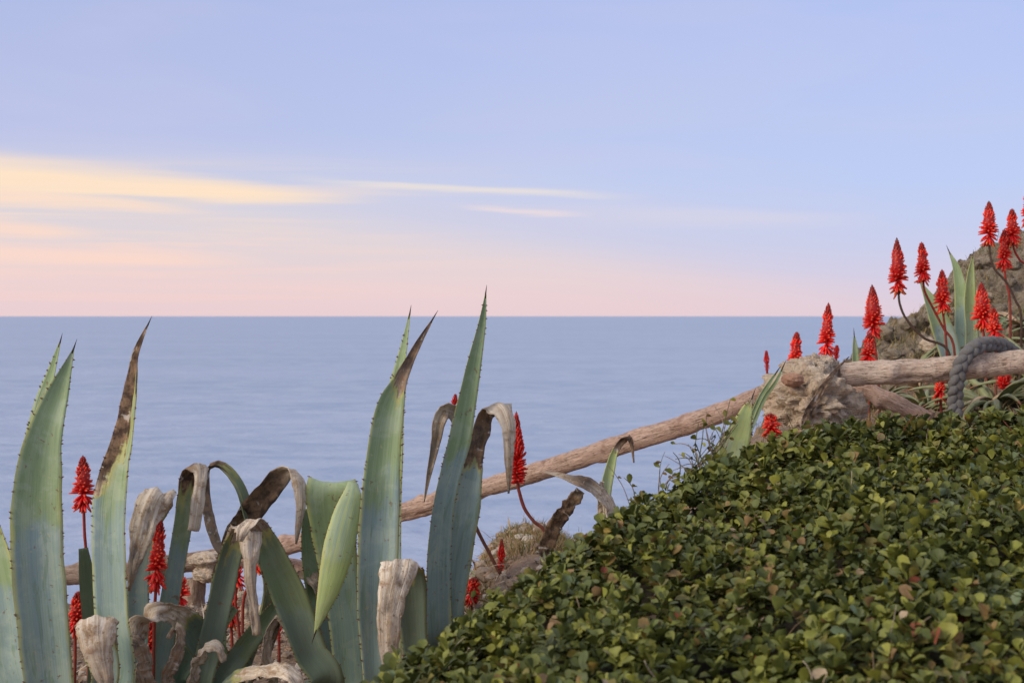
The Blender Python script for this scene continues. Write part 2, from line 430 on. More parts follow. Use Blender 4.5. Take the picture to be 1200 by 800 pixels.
def rock_slope():
    nu, nv_ = 230, 120; V = []
    for b in np.linspace(0, 1.6, nv_):
        for a in np.linspace(988, 1600, nu):
            p = slope_pt(a, b); q = p*1.0
            cell = noise.voronoi(q*3.4)[0]; cell2 = noise.voronoi(q*8.5+Vector((1, 2, 3)))[0]
            h = .16*(cell[1]-cell[0])-.05+.09*(cell2[1]-cell2[0])+.05*noise.noise(q*5)-.07*abs(noise.noise(q*9))+.04*noise.noise(q*15)+.03*noise.noise(q*31)+.014*noise.noise(q*70)
            V.append(p+Vector((-.25, -.7, .65))*h*min(1, .3+b*2))
    fc = [(j_*nu+i_, j_*nu+i_+1, (j_+1)*nu+i_+1, (j_+1)*nu+i_) for j_ in range(nv_-1) for i_ in range(nu-1)]
    o_ = P(1150, 450, 6.6); o = mesh_obj('rock_slope', [v-o_ for v in V], fc, BOULD); o.location = o_
    tag(o, 'craggy grey brown rock slope rising behind the red flowers', 'rock')
    r5 = random.Random(41)
    for k_ in range(26):
        a = r5.uniform(1030, 1215); b = r5.uniform(.35, .97); p = slope_pt(a, b)+Vector((-.01, -.04, .02)); rs = r5.uniform(.016, .05)
        px_, py_, Y_ = 600+F*p.x/p.y, 370+F*(CAMZ-p.z)/p.y, p.y
        rock('stone', px_, py_, Y_, rs*r5.uniform(.9, 1.4), rs, rs*r5.uniform(.6, 1.0), r5.choice([BOULD, ROCK, BOULD]), 50+k_, .35, 3, parent=o)
rock_slope()
rock('rock', 948, 466, 4.95, .155, .13, .112, ROCK, 5, .4, 5, 'craggy tan rock between the two pole ends, on the ridge of the shrub', 'rock')
rock('rock', 958, 431, 4.97, .068, .06, .042, ROCK, 12, .4, 4, 'small rough pale rock on top of the craggy tan rock', 'rock')
rock('stone', 929, 445, 4.83, .038, .03, .023, REDST, 2, .16, 4, 'smooth reddish stone lodged on the craggy tan rock', 'stone')
rock('rock', 985, 478, 5.0, .09, .09, .07, ROCK, 15, .34, 4, 'tan rock chunk under the end of the horizontal pole', 'rock')
rock('stone', 246, 655, 6.0, .085, .07, .035, ROCK, 21, .25, 4, 'flat speckled stone on the cut post, under the sloping pole', 'stone')
rock('stone', 243, 672, 5.98, .062, .06, .036, ROCK, 25, .25, 4, 'round speckled stone wedged between the cut post and the flat stone', 'stone')
rock('rock', 281, 742, 5.6, .085, .09, .17, ROCK, 31, .25, 5, 'pointed tan rock mound behind the dark red flower stalks', 'rock')
rock('rock', 318, 738, 5.5, .07, .08, .11, ROCK, 33, .3, 4, 'low tan rock beside the pointed rock mound', 'rock')

# ------------------------------------------------------------------ wooden poles and rope
def pole(name, pts, dia_px, mat, seed, label, cat='pole', group='weathered fence poles', n=90, parent=None, knots=3, sides=22):
    ctrl = [tuple(P(*p))+(d*p[2]/F/2,) for p, d in zip(pts, dia_px)]
    q = catmull(ctrl, n); path = q[:, :3]; rad = q[:, 3].copy()
    rr_ = random.Random(seed)
    L = np.linalg.norm(np.diff(path, axis=0), axis=1).sum()
    for i in range(n):
        path[i] += np.array(noise.noise_vector(Vector((i/n*L*2.2, seed, 0))))*.010
        rad[i] *= 1+.09*noise.noise(Vector((i/n*L*6, seed*2.0, 3)))
    V, Fc = tube_data(path, rad, sides, .15, seed)
    cen = path
    for k_ in range(3 if n > 30 else 0):      # long drying splits sunk into the wood
        c0 = rr_.uniform(.05, .6)*n; c1 = c0+rr_.uniform(.15, .35)*n; a0 = rr_.randrange(sides)
        for i in range(int(c0), min(n, int(c1))):
            e = math.sin(math.pi*(i-c0)/(c1-c0)); s = int(a0+.04*(i-c0)+1.2*noise.noise(Vector((i*.2, k_, seed)))) % sides
            V[i*sides+s] -= (V[i*sides+s]-cen[i])*.30*max(0, e)
    for k_ in range(knots):     # swollen knots
        ti = rr_.uniform(.08, .92)*n; an = rr_.randrange(sides)
        for i in range(max(0, int(ti)-4), min(n, int(ti)+5)):
            for s in range(sides):
                ds = min((s-an) % sides, (an-s) % sides)
                e = math.exp(-((i-ti)/1.8)**2-(ds/2.2)**2)
                V[i*sides+s] += (V[i*sides+s]-cen[i])*.42*e
    org = Vector(path[0]) if parent is None else parent.location
    along = np.repeat(np.linspace(0, L, n), sides); ar = np.tile(np.abs(np.linspace(-1, 1, sides, endpoint=False)), n)
    o = mesh_obj(name, V-np.array(org), Fc, mat, parent, attrs={'along': along*4, 'around': ar, 'seed': np.full(len(V), seed*3.7)})
    if parent is None: o.location = org; tag(o, label, cat, group)
    return o
pole('fence_pole', [(983, 438, 5.0), (1060, 434, 5.02), (1130, 430, 5.03), (1200, 425, 5.04), (1340, 415, 5.05)], [26, 29, 29, 28, 28], WOODP, 1,
     'thick pale horizontal pole with a grey rope slung over it')
pole('fence_pole', [(925, 450, 5.03), (850, 482, 5.07), (760, 512, 5.2), (630, 553, 5.45), (480, 598, 5.8), (330, 641, 6.0), (262, 660, 6.1)], [20, 24, 24, 22.5, 21.5, 20, 19], WOOD, 2,
     'long weathered pole sloping down from the craggy rock across the sea', n=150, knots=6)
pole('fence_pole', [(268, 654, 6.12), (190, 665, 6.05), (85, 673, 6.0), (-60, 680, 5.95)], [23, 22, 22, 22], WOODG, 3,
     'brownish level pole running from the cut post behind the tall agave leaves')
pole('fence_pole', [(300, 655, 6.18), (345, 664, 6.1), (420, 674, 6.0), (490, 682, 5.9), (560, 692, 5.7)], [18, 20, 20, 20, 20], WOOD, 4,
     'thin lower pole under the long sloping pole, ending in the sandy bank')
pole('fence_pole', [(995, 449, 5.25), (1035, 466, 5.2), (1090, 492, 5.1)], [18, 20, 20], WOOD, 5,
     'short slanting pole propped beneath the thick horizontal pole', n=40)
pole('wooden_post', [(230, 745, 6.02), (229, 712, 6.02), (229, 679, 6.02)], [27, 27, 26], WOODG, 6, 'short cut grey wooden post topped with speckled stones', 'post', None, n=24, knots=0)

def rope():
    c = [(1192, 436, 5.13), (1190, 418, 5.12), (1180, 408, 5.09), (1166, 403, 5.04), (1151, 404, 4.99), (1137, 412, 4.965), (1126, 428, 4.955), (1121, 448, 4.965), (1120, 466, 4.985), (1119, 487, 4.99)]
    q = catmull([tuple(P(*p)) for p in c], 130)
    T = np.gradient(q, axis=0); T /= np.linalg.norm(T, axis=1)[:, None]
    L = np.concatenate([[0], np.cumsum(np.linalg.norm(np.diff(q, axis=0), axis=1))])
    root = empty('rope', P(1120, 484, 4.99), 'grey braided rope looped over the thick pole with its end hanging', 'rope')
    A0 = np.array([1., 0, 0])
    for s in range(3):
        path = []
        for i in range(len(q)):
            A = np.cross(T[i], [0, 1, 0.2]); A /= np.linalg.norm(A); B = np.cross(T[i], A)
            ph = L[i]/.105*2*math.pi+s*2*math.pi/3
            path.append(q[i]+A*.0135*math.sin(ph)+B*.007*math.sin(2*ph))     # a plait: figure of eight
        path = np.array(path)
        V, Fc = tube_data(path, np.full(len(path), .0148)*(1+.06*np.sin(np.arange(len(path))*.9+s)), 10, .22, s+3)
        mesh_obj('strand', V-np.array(root.location), Fc, ROPE, root, attrs={'along': np.repeat(L*10, 10), 'around': np.tile(np.linspace(0, 1, 10), len(path))})
rope()

# ------------------------------------------------------------------ agave leaves
def ribbon(parent, ctrl, wax=(1, 0, 0), gut=.22, thick=.13, seed=1, thorns=True, spine=True, yel=0.0, deep=0.0, dside=0.0, n=64, name='leaf', mat=None, label=None, tmax=1.0, crumple=1.0):
    """ctrl base->tip: (px, py, Y, width_px, dry, dark[, wax])"""
    org = np.array(parent.location); pts = []
    for c_ in ctrl:
        px, py, Y, wp = c_[:4]; dr = c_[4] if len(c_) > 4 else 0; dk = c_[5] if len(c_) > 5 else 0
        wa = c_[6] if len(c_) > 6 else wax
        pts.append(tuple(P(px, py, Y))+(wp*Y/F, dr, dk)+tuple(wa))
    q = catmull(pts, n); pos = q[:, :3]; T = np.gradient(pos, axis=0); T /= np.linalg.norm(T, axis=1)[:, None]+1e-9
    m = 9; us = np.linspace(-1, 1, m); V = []; at = {k_: [] for k_ in ('lt', 'lu', 'dry', 'dark', 'seed', 'yel', 'deep')}
    edge = [[], []]; Ws = []
    for i in range(n):
        W = q[i, 6:9]-T[i]*q[i, 6:9].dot(T[i]); W /= np.linalg.norm(W)+1e-9
        if Ws and W.dot(Ws[-1]) < 0: W = -W
        Ws.append(W)
    Ws = np.array(Ws)
    for i in range(n):                       # smooth the frame over the folds
        a, b = max(0, i-1), min(n, i+2); W = Ws[a:b].mean(0); W -= T[i]*W.dot(T[i]); W /= np.linalg.norm(W)+1e-9
        N = np.cross(W, T[i])
        tp = np.array([T[i][0], T[i][2]]); wp2 = np.array([W[0], W[2]]); ln = np.linalg.norm(tp)
        app = abs(tp[0]*wp2[1]-tp[1]*wp2[0])/ln if ln > .55 else np.linalg.norm(wp2)
        wd = q[i, 3]/max(app, .62); dr, dk = q[i, 4], q[i, 5]
        t = i/(n-1)*tmax; th = thick*(1-.93*dr)*(1-.45*t); half = wd/2
        cw = dr*crumple
        for side in (1, -1):
            for j in (range(m) if side == 1 else range(m-1, -1, -1)):
                u = us[j]
                off = gut*wd*(u*u-.35)*(1-.5*cw)
                ww = 1.0
                if cw > .15:
                    nn = noise.noise(Vector((u*1.7+seed*5.3, t*19, seed)))
                    n2 = noise.noise(Vector((u*4+seed*2.3, t*40, seed+9)))
                    off += wd*cw*(.24*nn+.11*n2); ww = 1-.24*cw*(noise.noise(Vector((seed*2.9, t*26, u)))+.2)-(.22*cw*max(0, noise.noise(Vector((seed*1.9+u*3, t*62, 5))))if abs(u) > .7 else 0); off += wd*cw*.08*noise.noise(Vector((u*9+seed, t*75, seed+2)))
                p = pos[i]+W*half*u*ww+N*(off+side*-1*(th*wd*.5*max(0, 1-u*u)**.6+.0012))
                # slight natural waviness of the margin
                p = p+N*wd*.03*noise.noise(Vector((t*9, u*2, seed*7.7)))+W*wd*.02*abs(u)*noise.noise(Vector((t*14, u, seed*3.3)))
                V.append(p-org)
                at['lt'].append(t); at['lu'].append(u); at['dry'].append(min(1, max(0, dr+(dside*u*.55 if .05 < dr < .97 else 0)))); at['dark'].append(dk); at['seed'].append(seed*4.13); at['yel'].append(yel); at['deep'].append(deep)
        if .06 < t < .97: edge[0].append((V[-m]-0, -W*0+W, T[i], wd, dr)); edge[1].append((V[-1], -W, T[i], wd, dr))
    k_ = 2*m; Fc = []
    for i in range(n-1):
        for j in range(k_):
            a = i*k_+j; b = i*k_+(j+1) % k_; Fc.append((a, b, b+k_, a+k_))
    Fc.append(tuple(range(k_-1, -1, -1))); Fc.append(tuple((n-1)*k_+j for j in range(k_)))
    o = mesh_obj(name, np.array(V), Fc, mat or AGAVE, parent, attrs=at)
    if label: o['label'] = label
    if thorns:
        ac = Acc(); rr_ = random.Random(seed*13+1)
        for sd_ in (0, 1):
            for q_ in edge[sd_]:
                if rr_.random() < .35 or q_[4] > .75 or q_[3] < .012: continue
                p, W, Tt, wd, _ = q_; s = rr_.uniform(.0026, .0056)
                N = np.cross(W, Tt); up = rr_.uniform(-.3, .9); sh = rr_.uniform(-.01, .01)
                b0 = p+Tt*sh-W*.0015; tip = b0+W*s*1.3+Tt*s*up
                ac.add([b0+Tt*s*.6, b0-Tt*s*.6, b0+N*s*.45, b0-N*s*.45, tip], [(0, 2, 4), (2, 1, 4), (1, 3, 4), (3, 0, 4)])
        if ac.n:
            mesh_obj('thorns', ac.verts(), ac.f, THORN, o, smooth=False, col=np.tile(S(112, 76, 56), (ac.n, 1)))['kind'] = 'stuff'
    if spine:
        r0 = max(q[-1, 3]*.45, .0028); e = pos[-1]-org
        pth = np.array([e-T[-1]*.012, e, e+T[-1]*.016, e+T[-1]*.03]); Vt, Ft = tube_data(pth, [r0*.9, r0*.9, r0*.5, .0004], 7)
        mesh_obj('spine', Vt, Ft, THORN, o, col=np.tile(S(62, 46, 42), (len(Vt), 1)))
    return o
def agave(px, Y, label, leaves, group='agave plants in a row before the poles', lift=0.0, core=.05):
    x = (px-600)/F*Y; z = gz(x, Y)-.02
    root = empty('agave_plant', (x, Y, z), label, 'agave', group)
    bpy_ = 370+(CAMZ-z-.06)/Y*F
    for i, L in enumerate(leaves):
        kw = dict(L[1]) if len(L) > 1 else {}
        c = list(L[0]); b0 = c[0]; off = (b0[0]-px)*.35
        if not kw.pop('nobase', False):
            dr = b0[4] if len(b0) > 4 else 0
            c = [(px+off, max(bpy_, b0[1]+18), Y+(b0[2]-Y)*.4, b0[3]*.92, 0, 0)+tuple(b0[6:7])]+c
        kw.setdefault('seed', (abs(px) % 97)*.37+i*1.9+1)
        ribbon(root, c, **kw)
    V, Fc = tube_data([(0, 0, -.08), (0, 0, .02), (0, 0, .10), (0, 0, .16)], [core*1.1, core*1.2, core*.9, core*.3], 12)
    n = len(V)
    mesh_obj('heart', V, Fc, AGAVE, root, attrs={'lt': np.full(n, .1), 'lu': np.zeros(n), 'dry': np.full(n, .2), 'dark': np.full(n, .5), 'seed': np.full(n, 3.), 'yel': np.zeros(n), 'deep': np.ones(n)})
    return root
X1 = (1, 0, 0)
agave(72, 3.95, 'tall grey green agave with upright sword leaves, one tip dried black', [
    ([(58, 800, 3.90, 53), (47, 690, 3.88, 57), (43, 613, 3.88, 57), (47, 541, 3.90, 47), (55, 500, 3.92, 37), (66, 465, 3.95, 27), (78, 432, 3.97, 12), (86, 409, 3.98, 2)], dict(wax=(.96, .28, 0), gut=.24, seed=2.1)),
    ([(60, 800, 4.03, 34), (46, 640, 4.03, 40), (44, 540, 4.04, 34), (50, 480, 4.05, 22), (60, 440, 4.06, 12), (70, 402, 4.07, 2)], dict(wax=(.9, -.4, 0), seed=3.3)),
    ([(18, 800, 3.98, 58), (6, 720, 3.97, 60), (-6, 650, 3.98, 50), (-26, 590, 4.0, 34), (-50, 530, 4.03, 4)], dict(wax=(.95, -.3, 0), seed=4.7)),
    ([(139, 800, 3.86, 43), (133, 720, 3.85, 42), (130, 650, 3.85, 42), (130, 596, 3.86, 42), (135, 556, 3.87, 36, .22, 1), (141, 530, 3.88, 30, .52, 1), (147, 500, 3.9, 24, .62, 1), (152, 465, 3.92, 18, .72, 1), (156, 435, 3.94, 12, .95, 1), (158, 418, 3.945, 9, 1, 1), (164, 401, 3.95, 6, 1, 1), (173, 381, 3.97, 1.5, 1, .8)],
        dict(wax=(.97, -.22, 0), gut=.2, seed=5.2, crumple=.45, dside=-.8)),
    ([(116, 800, 4.1, 26), (108, 730, 4.1, 20), (102, 685, 4.11, 16), (97, 642, 4.12, 9, .2, 1)], dict(wax=(.8, .6, 0), seed=6.4, deep=.9, spine=False, thorns=False)),
    ([(122, 800, 3.80, 30, 0, 0), (118, 760, 3.79, 40, .3, .3), (113, 733, 3.77, 48, .8, .2), (112, 727, 3.75, 50, .9, .1), (112, 734, 3.73, 48, 1, .1), (115, 765, 3.72, 36, 1, .3), (124, 805, 3.72, 16, 1, .6), (126, 850, 3.74, 6, 1, .5)],
        dict(wax=(.98, .15, .05), seed=7.7, spine=False, crumple=.6)),
])
agave(243, 4.22, 'collapsed agave whose leaves are bent over with withered brown ends', [
    # broad withered flap
    ([(165, 800, 4.16, 24), (162, 720, 4.15, 24), (163, 668, 4.15, 24, .05, 0), (176, 612, 4.14, 26, .5, .2), (190, 581, 4.10, 30, .9, .05), (186, 576, 4.03, 38, 1, 0), (176, 592, 4.0, 38, 1, 0), (168, 622, 3.99, 30, 1, .1), (159, 655, 3.99, 17, 1, .5), (151, 692, 4.0, 3, 1, .8)],
        dict(wax=(.93, .3, -.2), seed=11.3, spine=False)),
    # upright leaf, brown top, pale hanging end
    ([(189, 800, 4.12, 24), (193, 735, 4.12, 22), (199, 695, 4.12, 20), (206, 655, 4.13, 19), (213, 615, 4.14, 19, .1, .6), (218, 580, 4.15, 20, .45, 1), (222, 556, 4.15, 21, .75, 1), (229, 546, 4.14, 19, .9, 1), (236, 550, 4.12, 15, 1, .2), (234, 575, 4.10, 14, 1, 0), (229, 612, 4.10, 14, 1, 0), (227, 622, 4.10, 13, 1, 0)],
        dict(wax=(.86, .5, .1), gut=.28, seed=12.9, deep=.35, spine=False, crumple=.6)),
    # thin arching strip
    ([(312, 700, 4.3, 15, .3, .6), (300, 640, 4.3, 15, .2, .6), (289, 600, 4.28, 13, .1, .4), (280, 572, 4.26, 11, .25, .7), (267, 553, 4.24, 10, .4, .9), (254, 545, 4.22, 9, .6, 1), (244, 552, 4.2, 9, .9, 1), (243, 580, 4.19, 10, 1, .9), (248, 612, 4.18, 12, 1, .8), (255, 635, 4.18, 11, 1, .7), (262, 650, 4.18, 5, 1, .6)],
        dict(wax=(.35, .9, .3), seed=13.5, deep=.7, spine=False, thorns=False, crumple=.4)),
    # wide brown leaf bent to the right, ragged
    ([(256, 700, 4.32, 22, .5, .9), (274, 630, 4.3, 26, .8, .95), (289, 606, 4.28, 27, .9, 1), (306, 583, 4.26, 29, .95, .95), (322, 564, 4.24, 27, 1, .9), (330, 556, 4.23, 24, 1, .7), (334, 552, 4.21, 19, 1, .4), (339, 551, 4.19, 16, 1, .1), (347, 555, 4.17, 15, 1, .1), (352, 566, 4.15, 13, 1, .1), (353, 590, 4.14, 11, 1, .3), (350, 615, 4.14, 8, 1, .4), (347, 637, 4.14, 2, 1, .6)],
        dict(wax=(.65, .35, -.6), crumple=.5, seed=14.2, spine=False)),
    # green leaf with dead collar
    ([(236, 800, 4.10, 27), (244, 765, 4.09, 28), (253, 728, 4.08, 28), (261, 690, 4.07, 28), (269, 655, 4.06, 27, .15, .3), (279, 628, 4.05, 26, .6, .3), (288, 614, 4.03, 30, .9, .1), (294, 618, 3.99, 32, 1, .0), (294, 642, 3.97, 24, 1, .1), (293, 672, 3.97, 15, 1, .3), (297, 708, 3.98, 12, 1, .4), (301, 744, 3.99, 11, 1, .4)],
        dict(wax=(.95, .15, -.15), deep=.85, gut=.26, seed=15.6, spine=False)),
    # stout dark green leaf leaning left
    ([(377, 800, 4.06, 36), (364, 765, 4.05, 37), (351, 730, 4.04, 38), (336, 692, 4.03, 38), (321, 658, 4.02, 33), (310, 630, 4.01, 25, .25, .9), (303, 615, 3.99, 20, .8, .5), (293, 611, 3.96, 18, 1, .05), (284, 622, 3.94, 15, 1, .05), (281, 634, 3.94, 8, 1, .2)],
        dict(wax=(.86, .25, .4), deep=.9, gut=.3, thick=.2, seed=16.8, spine=False)),
    # stub
    ([(258, 800, 4.2, 26), (281, 765, 4.19, 25), (303, 736, 4.2, 22), (328, 706, 4.22, 17, .1, .7)], dict(wax=(.7, .3, -.6), deep=.7, seed=17.1, spine=False)),
    # folded low leaf with pale rim
    ([(250, 800, 4.2, 18), (238, 765, 4.17, 22), (224, 738, 4.12, 26, .05, .2), (207, 720, 4.04, 24, .7, .0), (188, 716, 3.97, 24, 1, .0), (170, 726, 3.95, 24, 1, .2), (161, 745, 3.94, 20, 1, .4), (157, 772, 3.95, 8, 1, .5)],
        dict(wax=(.55, .55, .6), deep=.8, seed=18.4, spine=False, thorns=False)),
    # low arch at the foot
    ([(258, 815, 3.96, 22, 0, 0), (268, 797, 3.94, 20, .2, .2), (287, 788, 3.9, 15, .6, .1), (312, 784, 3.86, 14, .95, .0), (336, 786, 3.83, 14, 1, .0), (350, 800, 3.82, 16, 1, .1), (360, 830, 3.83, 8, 1, .3)],
        dict(wax=(.25, .8, .55), deep=.8, seed=19.9, spine=False, thorns=False)),
    ([(316, 760, 4.34, 9, 1, .9), (330, 705, 4.32, 12, 1, .9), (343, 680, 4.3, 14, 1, 1), (357, 672, 4.27, 14, 1, .8), (369, 680, 4.25, 12, 1, .3), (373, 696, 4.25, 4, 1, .3)], dict(wax=(.4, .7, .5), seed=71.1, spine=False, thorns=False)),
    ([(226, 800, 4.0, 12, 1, .3), (232, 772, 3.98, 14, 1, .2), (243, 756, 3.96, 12, 1, .1), (256, 758, 3.95, 10, 1, .3), (262, 775, 3.95, 6, 1, .5)], dict(wax=(.5, .6, .5), seed=72.3, spine=False, thorns=False)),
    ([(196, 800, 3.98, 14, 1, .6), (206, 768, 3.97, 13, 1, .7), (212, 745, 3.96, 10, 1, .4), (206, 735, 3.95, 8, 1, .3), (198, 748, 3.95, 5, 1, .5)], dict(wax=(.7, .5, .3), seed=73.3, spine=False, thorns=False)),
    ([(318, 800, 4.12, 12, 1, .1), (312, 770, 4.1, 12, 1, .2), (316, 740, 4.08, 9, 1, .4), (326, 722, 4.07, 7, 1, .5), (333, 735, 4.06, 4, 1, .6)], dict(wax=(.8, .5, .1), seed=74.9, spine=False, thorns=False)),
    ([(172, 800, 3.95, 16, 1, .5), (168, 772, 3.93, 16, 1, .6), (160, 752, 3.92, 13, 1, .7), (150, 752, 3.91, 10, 1, .4), (146, 770, 3.91, 5, 1, .3)], dict(wax=(.6, .6, .3), seed=75.9, spine=False, thorns=False)),
    ([(205, 800, 4.3, 26), (222, 770, 4.32, 26), (250, 740, 4.36, 20), (276, 712, 4.4, 8, .2, .8)], dict(wax=(.75, .3, -.5), deep=.9, seed=20.3, spine=False, thorns=False)),
    ([(262, 800, 4.24, 30), (255, 772, 4.24, 26), (244, 748, 4.25, 16), (238, 735, 4.25, 4)], dict(wax=(.9, .4, 0), deep=1, seed=20.9, thorns=False)),
])
agave(436, 4.12, 'large agave with a broad two-tipped upright blade and a yellowish folded leaf', [
    ([(441, 800, 4.03, 30), (440, 735, 4.02, 40), (441, 680, 4.01, 46), (443, 620, 4.01, 47), (446, 568, 4.01, 43), (449, 533, 4.02, 39), (453, 497, 4.03, 36), (459, 470, 4.04, 30, .12, .2), (467, 449, 4.05, 19, .62, .6), (478, 426, 4.06, 12, .95, .9), (491, 401, 4.07, 8, 1, .9), (507, 374, 4.08, 1.6, 1, .9)],
        dict(wax=(.97, .22, 0), gut=.26, seed=22.2, crumple=.55, dside=.5)),
    ([(455, 800, 4.14, 34), (456, 700, 4.13, 38), (457, 620, 4.12, 34), (459, 540, 4.12, 34), (463, 480, 4.13, 26), (470, 430, 4.14, 13), (475, 400, 4.15, 7), (480, 369, 4.16, 1.6)], dict(wax=(.85, -.5, 0), seed=23.6)),
    # broad leaf with its end folded behind, and the yellowish blade fallen across it
    ([(412, 800, 4.2, 36), (404, 725, 4.2, 38), (395, 655, 4.2, 46), (390, 610, 4.19, 54), (388, 580, 4.18, 58), (389, 567, 4.19, 57, .1), (391, 565, 4.23, 50, .2), (392, 575, 4.27, 34, .3), (394, 600, 4.29, 6, .6)],
        dict(wax=(.96, .2, -.05), gut=.1, thick=.07, seed=24.3, yel=.12, spine=False)),
    ([(414, 565, 4.165, 12), (413, 580, 4.11, 22), (407, 603, 4.08, 31), (399, 635, 4.05, 35), (392, 665, 4.03, 32), (382, 702, 4.01, 21), (369, 742, 4.0, 2)],
        dict(wax=(.93, .3, -.2), gut=.12, thick=.07, seed=24.9, yel=.55, nobase=True)),
    # withered flap in front
    ([(486, 800, 3.98, 30), (484, 740, 3.97, 30), (480, 690, 3.95, 38, .05, .9), (473, 664, 3.92, 46, .6, .1), (469, 659, 3.88, 48, 1, .0), (466, 672, 3.84, 44, 1, 0), (459, 705, 3.82, 33, 1, .1), (456, 755, 3.82, 26, 1, .35), (461, 805, 3.83, 18, 1, .55), (463, 850, 3.84, 10, 1, .5)],
        dict(wax=(.95, .25, -.15), seed=25.8, deep=.9, spine=False, crumple=.7)),
    ([(400, 800, 4.24, 30), (384, 740, 4.26, 32), (371, 680, 4.27, 30), (364, 630, 4.28, 24), (359, 596, 4.28, 8)], dict(wax=(.8, .55, 0), seed=26.4, deep=.5, spine=False)),
])
agave(520, 4.36, 'slim agave with one tall pointed blade and a brown drooping leaf', [
    ([(513, 740, 4.27, 30), (512, 670, 4.26, 28), (515, 620, 4.26, 26), (520, 585, 4.26, 25), (528, 550, 4.27, 25), (537, 515, 4.28, 26), (544, 480, 4.29, 23), (551, 445, 4.30, 19), (558, 410, 4.31, 14), (565, 375, 4.32, 8), (569, 345, 4.33, 1.6)], dict(wax=(.93, .35, 0), gut=.3, seed=31.1)),
    ([(523, 740, 4.33, 32), (526, 702, 4.32, 34), (532, 660, 4.32, 35), (538, 620, 4.32, 36), (545, 585, 4.33, 34), (551, 556, 4.34, 26, .15, .8), (556, 532, 4.35, 21, .7, .95), (562, 508, 4.36, 21, 1, .85), (569, 486, 4.36, 19, 1, .9), (577, 476, 4.35, 19, 1, .6), (588, 478, 4.32, 22, 1, .02), (596, 497, 4.30, 19, 1, .02), (597, 525, 4.29, 13, 1, .1), (597, 552, 4.29, 8, 1, .4), (596, 578, 4.29, 2, 1, .6)],
        dict(wax=(.9, .35, .2), gut=.26, seed=32.7, spine=False, n=60, crumple=.7)),
    ([(530, 700, 4.45, 20), (536, 580, 4.46, 18, .2, .6), (540, 510, 4.46, 18, .8, .8), (533, 485, 4.45, 18, 1, .6), (522, 481, 4.43, 18, 1, .2), (514, 495, 4.42, 15, 1, .5), (510, 520, 4.42, 11, 1, .7), (503, 553, 4.42, 6, 1, .6), (497, 588, 4.42, 1, 1, .6)],
        dict(wax=(.9, .3, .25), seed=33.2, spine=False, thorns=False, crumple=.5)),
])
agave(688, 4.3, 'small withered agave with curled dry tips poking over the shrub below the pole', [
    ([(702, 640, 4.3, 14), (707, 595, 4.3, 13), (711, 565, 4.3, 13), (716, 543, 4.31, 11), (720, 530, 4.32, 8, .4, .6), (727, 519, 4.33, 8, 1, 1), (735, 512, 4.33, 8, 1, 1), (740, 518, 4.33, 5, 1, 1), (743, 542, 4.33, 1.5, 1, .8)], dict(wax=(.9, .3, .2), yel=.5, seed=41.3, spine=False, thorns=False, crumple=.4)),
    ([(712, 640, 4.2, 12, .6, .2), (714, 598, 4.2, 14, 1, .1), (706, 583, 4.19, 15, 1, .1), (696, 573, 4.18, 15, 1, .5), (683, 566, 4.17, 13, 1, .9), (668, 561, 4.17, 8, 1, .6), (652, 556, 4.17, 4, 1, .2), (638, 553, 4.17, 1, 1, .3)], dict(wax=(.4, .7, .6), seed=42.6, crumple=.45, spine=False, thorns=False)),
    ([(640, 650, 4.35, 18, .6, 1), (650, 615, 4.35, 19, .8, 1), (662, 598, 4.35, 18, .9, 1), (674, 582, 4.35, 17, 1, .9), (680, 574, 4.35, 12, 1, .8)], dict(wax=(.8, .3, -.5), thick=.5, seed=43.9, spine=False, thorns=False)),
    ([(704, 625, 4.22, 8, 1, .0), (704, 590, 4.22, 9, 1, 0), (705, 564, 4.22, 6, 1, 0)], dict(wax=(.9, .3, 0), seed=44.9, spine=False, thorns=False)),
], core=.03)
agave(862, 4.55, 'pale green pointed agave leaves between the sloping pole and the craggy rock', [
    ([(850, 565, 4.5, 46), (857, 533, 4.5, 42), (866, 507, 4.5, 30), (873, 487, 4.5, 18), (878, 474, 4.51, 9, .5, .3), (882, 464, 4.52, 2, .8, .5)], dict(wax=(.95, .2, .1), gut=.08, yel=.6, seed=51.2)),
    ([(872, 525, 4.62, 4), (880, 492, 4.62, 5), (890, 467, 4.62, 5), (901, 449, 4.63, 4), (910, 436, 4.64, 1.5)], dict(wax=(.9, .2, -.4), seed=52.7, thorns=False)),
    ([(874, 525, 4.6, 4), (884, 493, 4.6, 5), (896, 466, 4.6, 5), (909, 447, 4.59, 4), (917, 431, 4.6, 1.5, .2, .9)], dict(wax=(.9, .2, -.4), seed=53.7, thorns=False)),
    ([(868, 525, 4.66, 5), (876, 492, 4.66, 6, .3, .6), (889, 468, 4.67, 6, .8, .8), (896, 460, 4.68, 1, 1, .8)], dict(wax=(.9, .2, -.4), seed=54.2, thorns=False)),
    ([(935, 520, 4.72, 10, .6, .8), (946, 487, 4.72, 11, .9, 1), (957, 466, 4.74, 9, 1, 1), (969, 447, 4.78, 7, 1, 1), (982, 431, 4.84, 4, 1, 1), (995, 418, 4.9, 1, 1, 1)], dict(wax=(.7, .2, -.6), seed=55.5, thorns=False, spine=False)),
], core=.03)
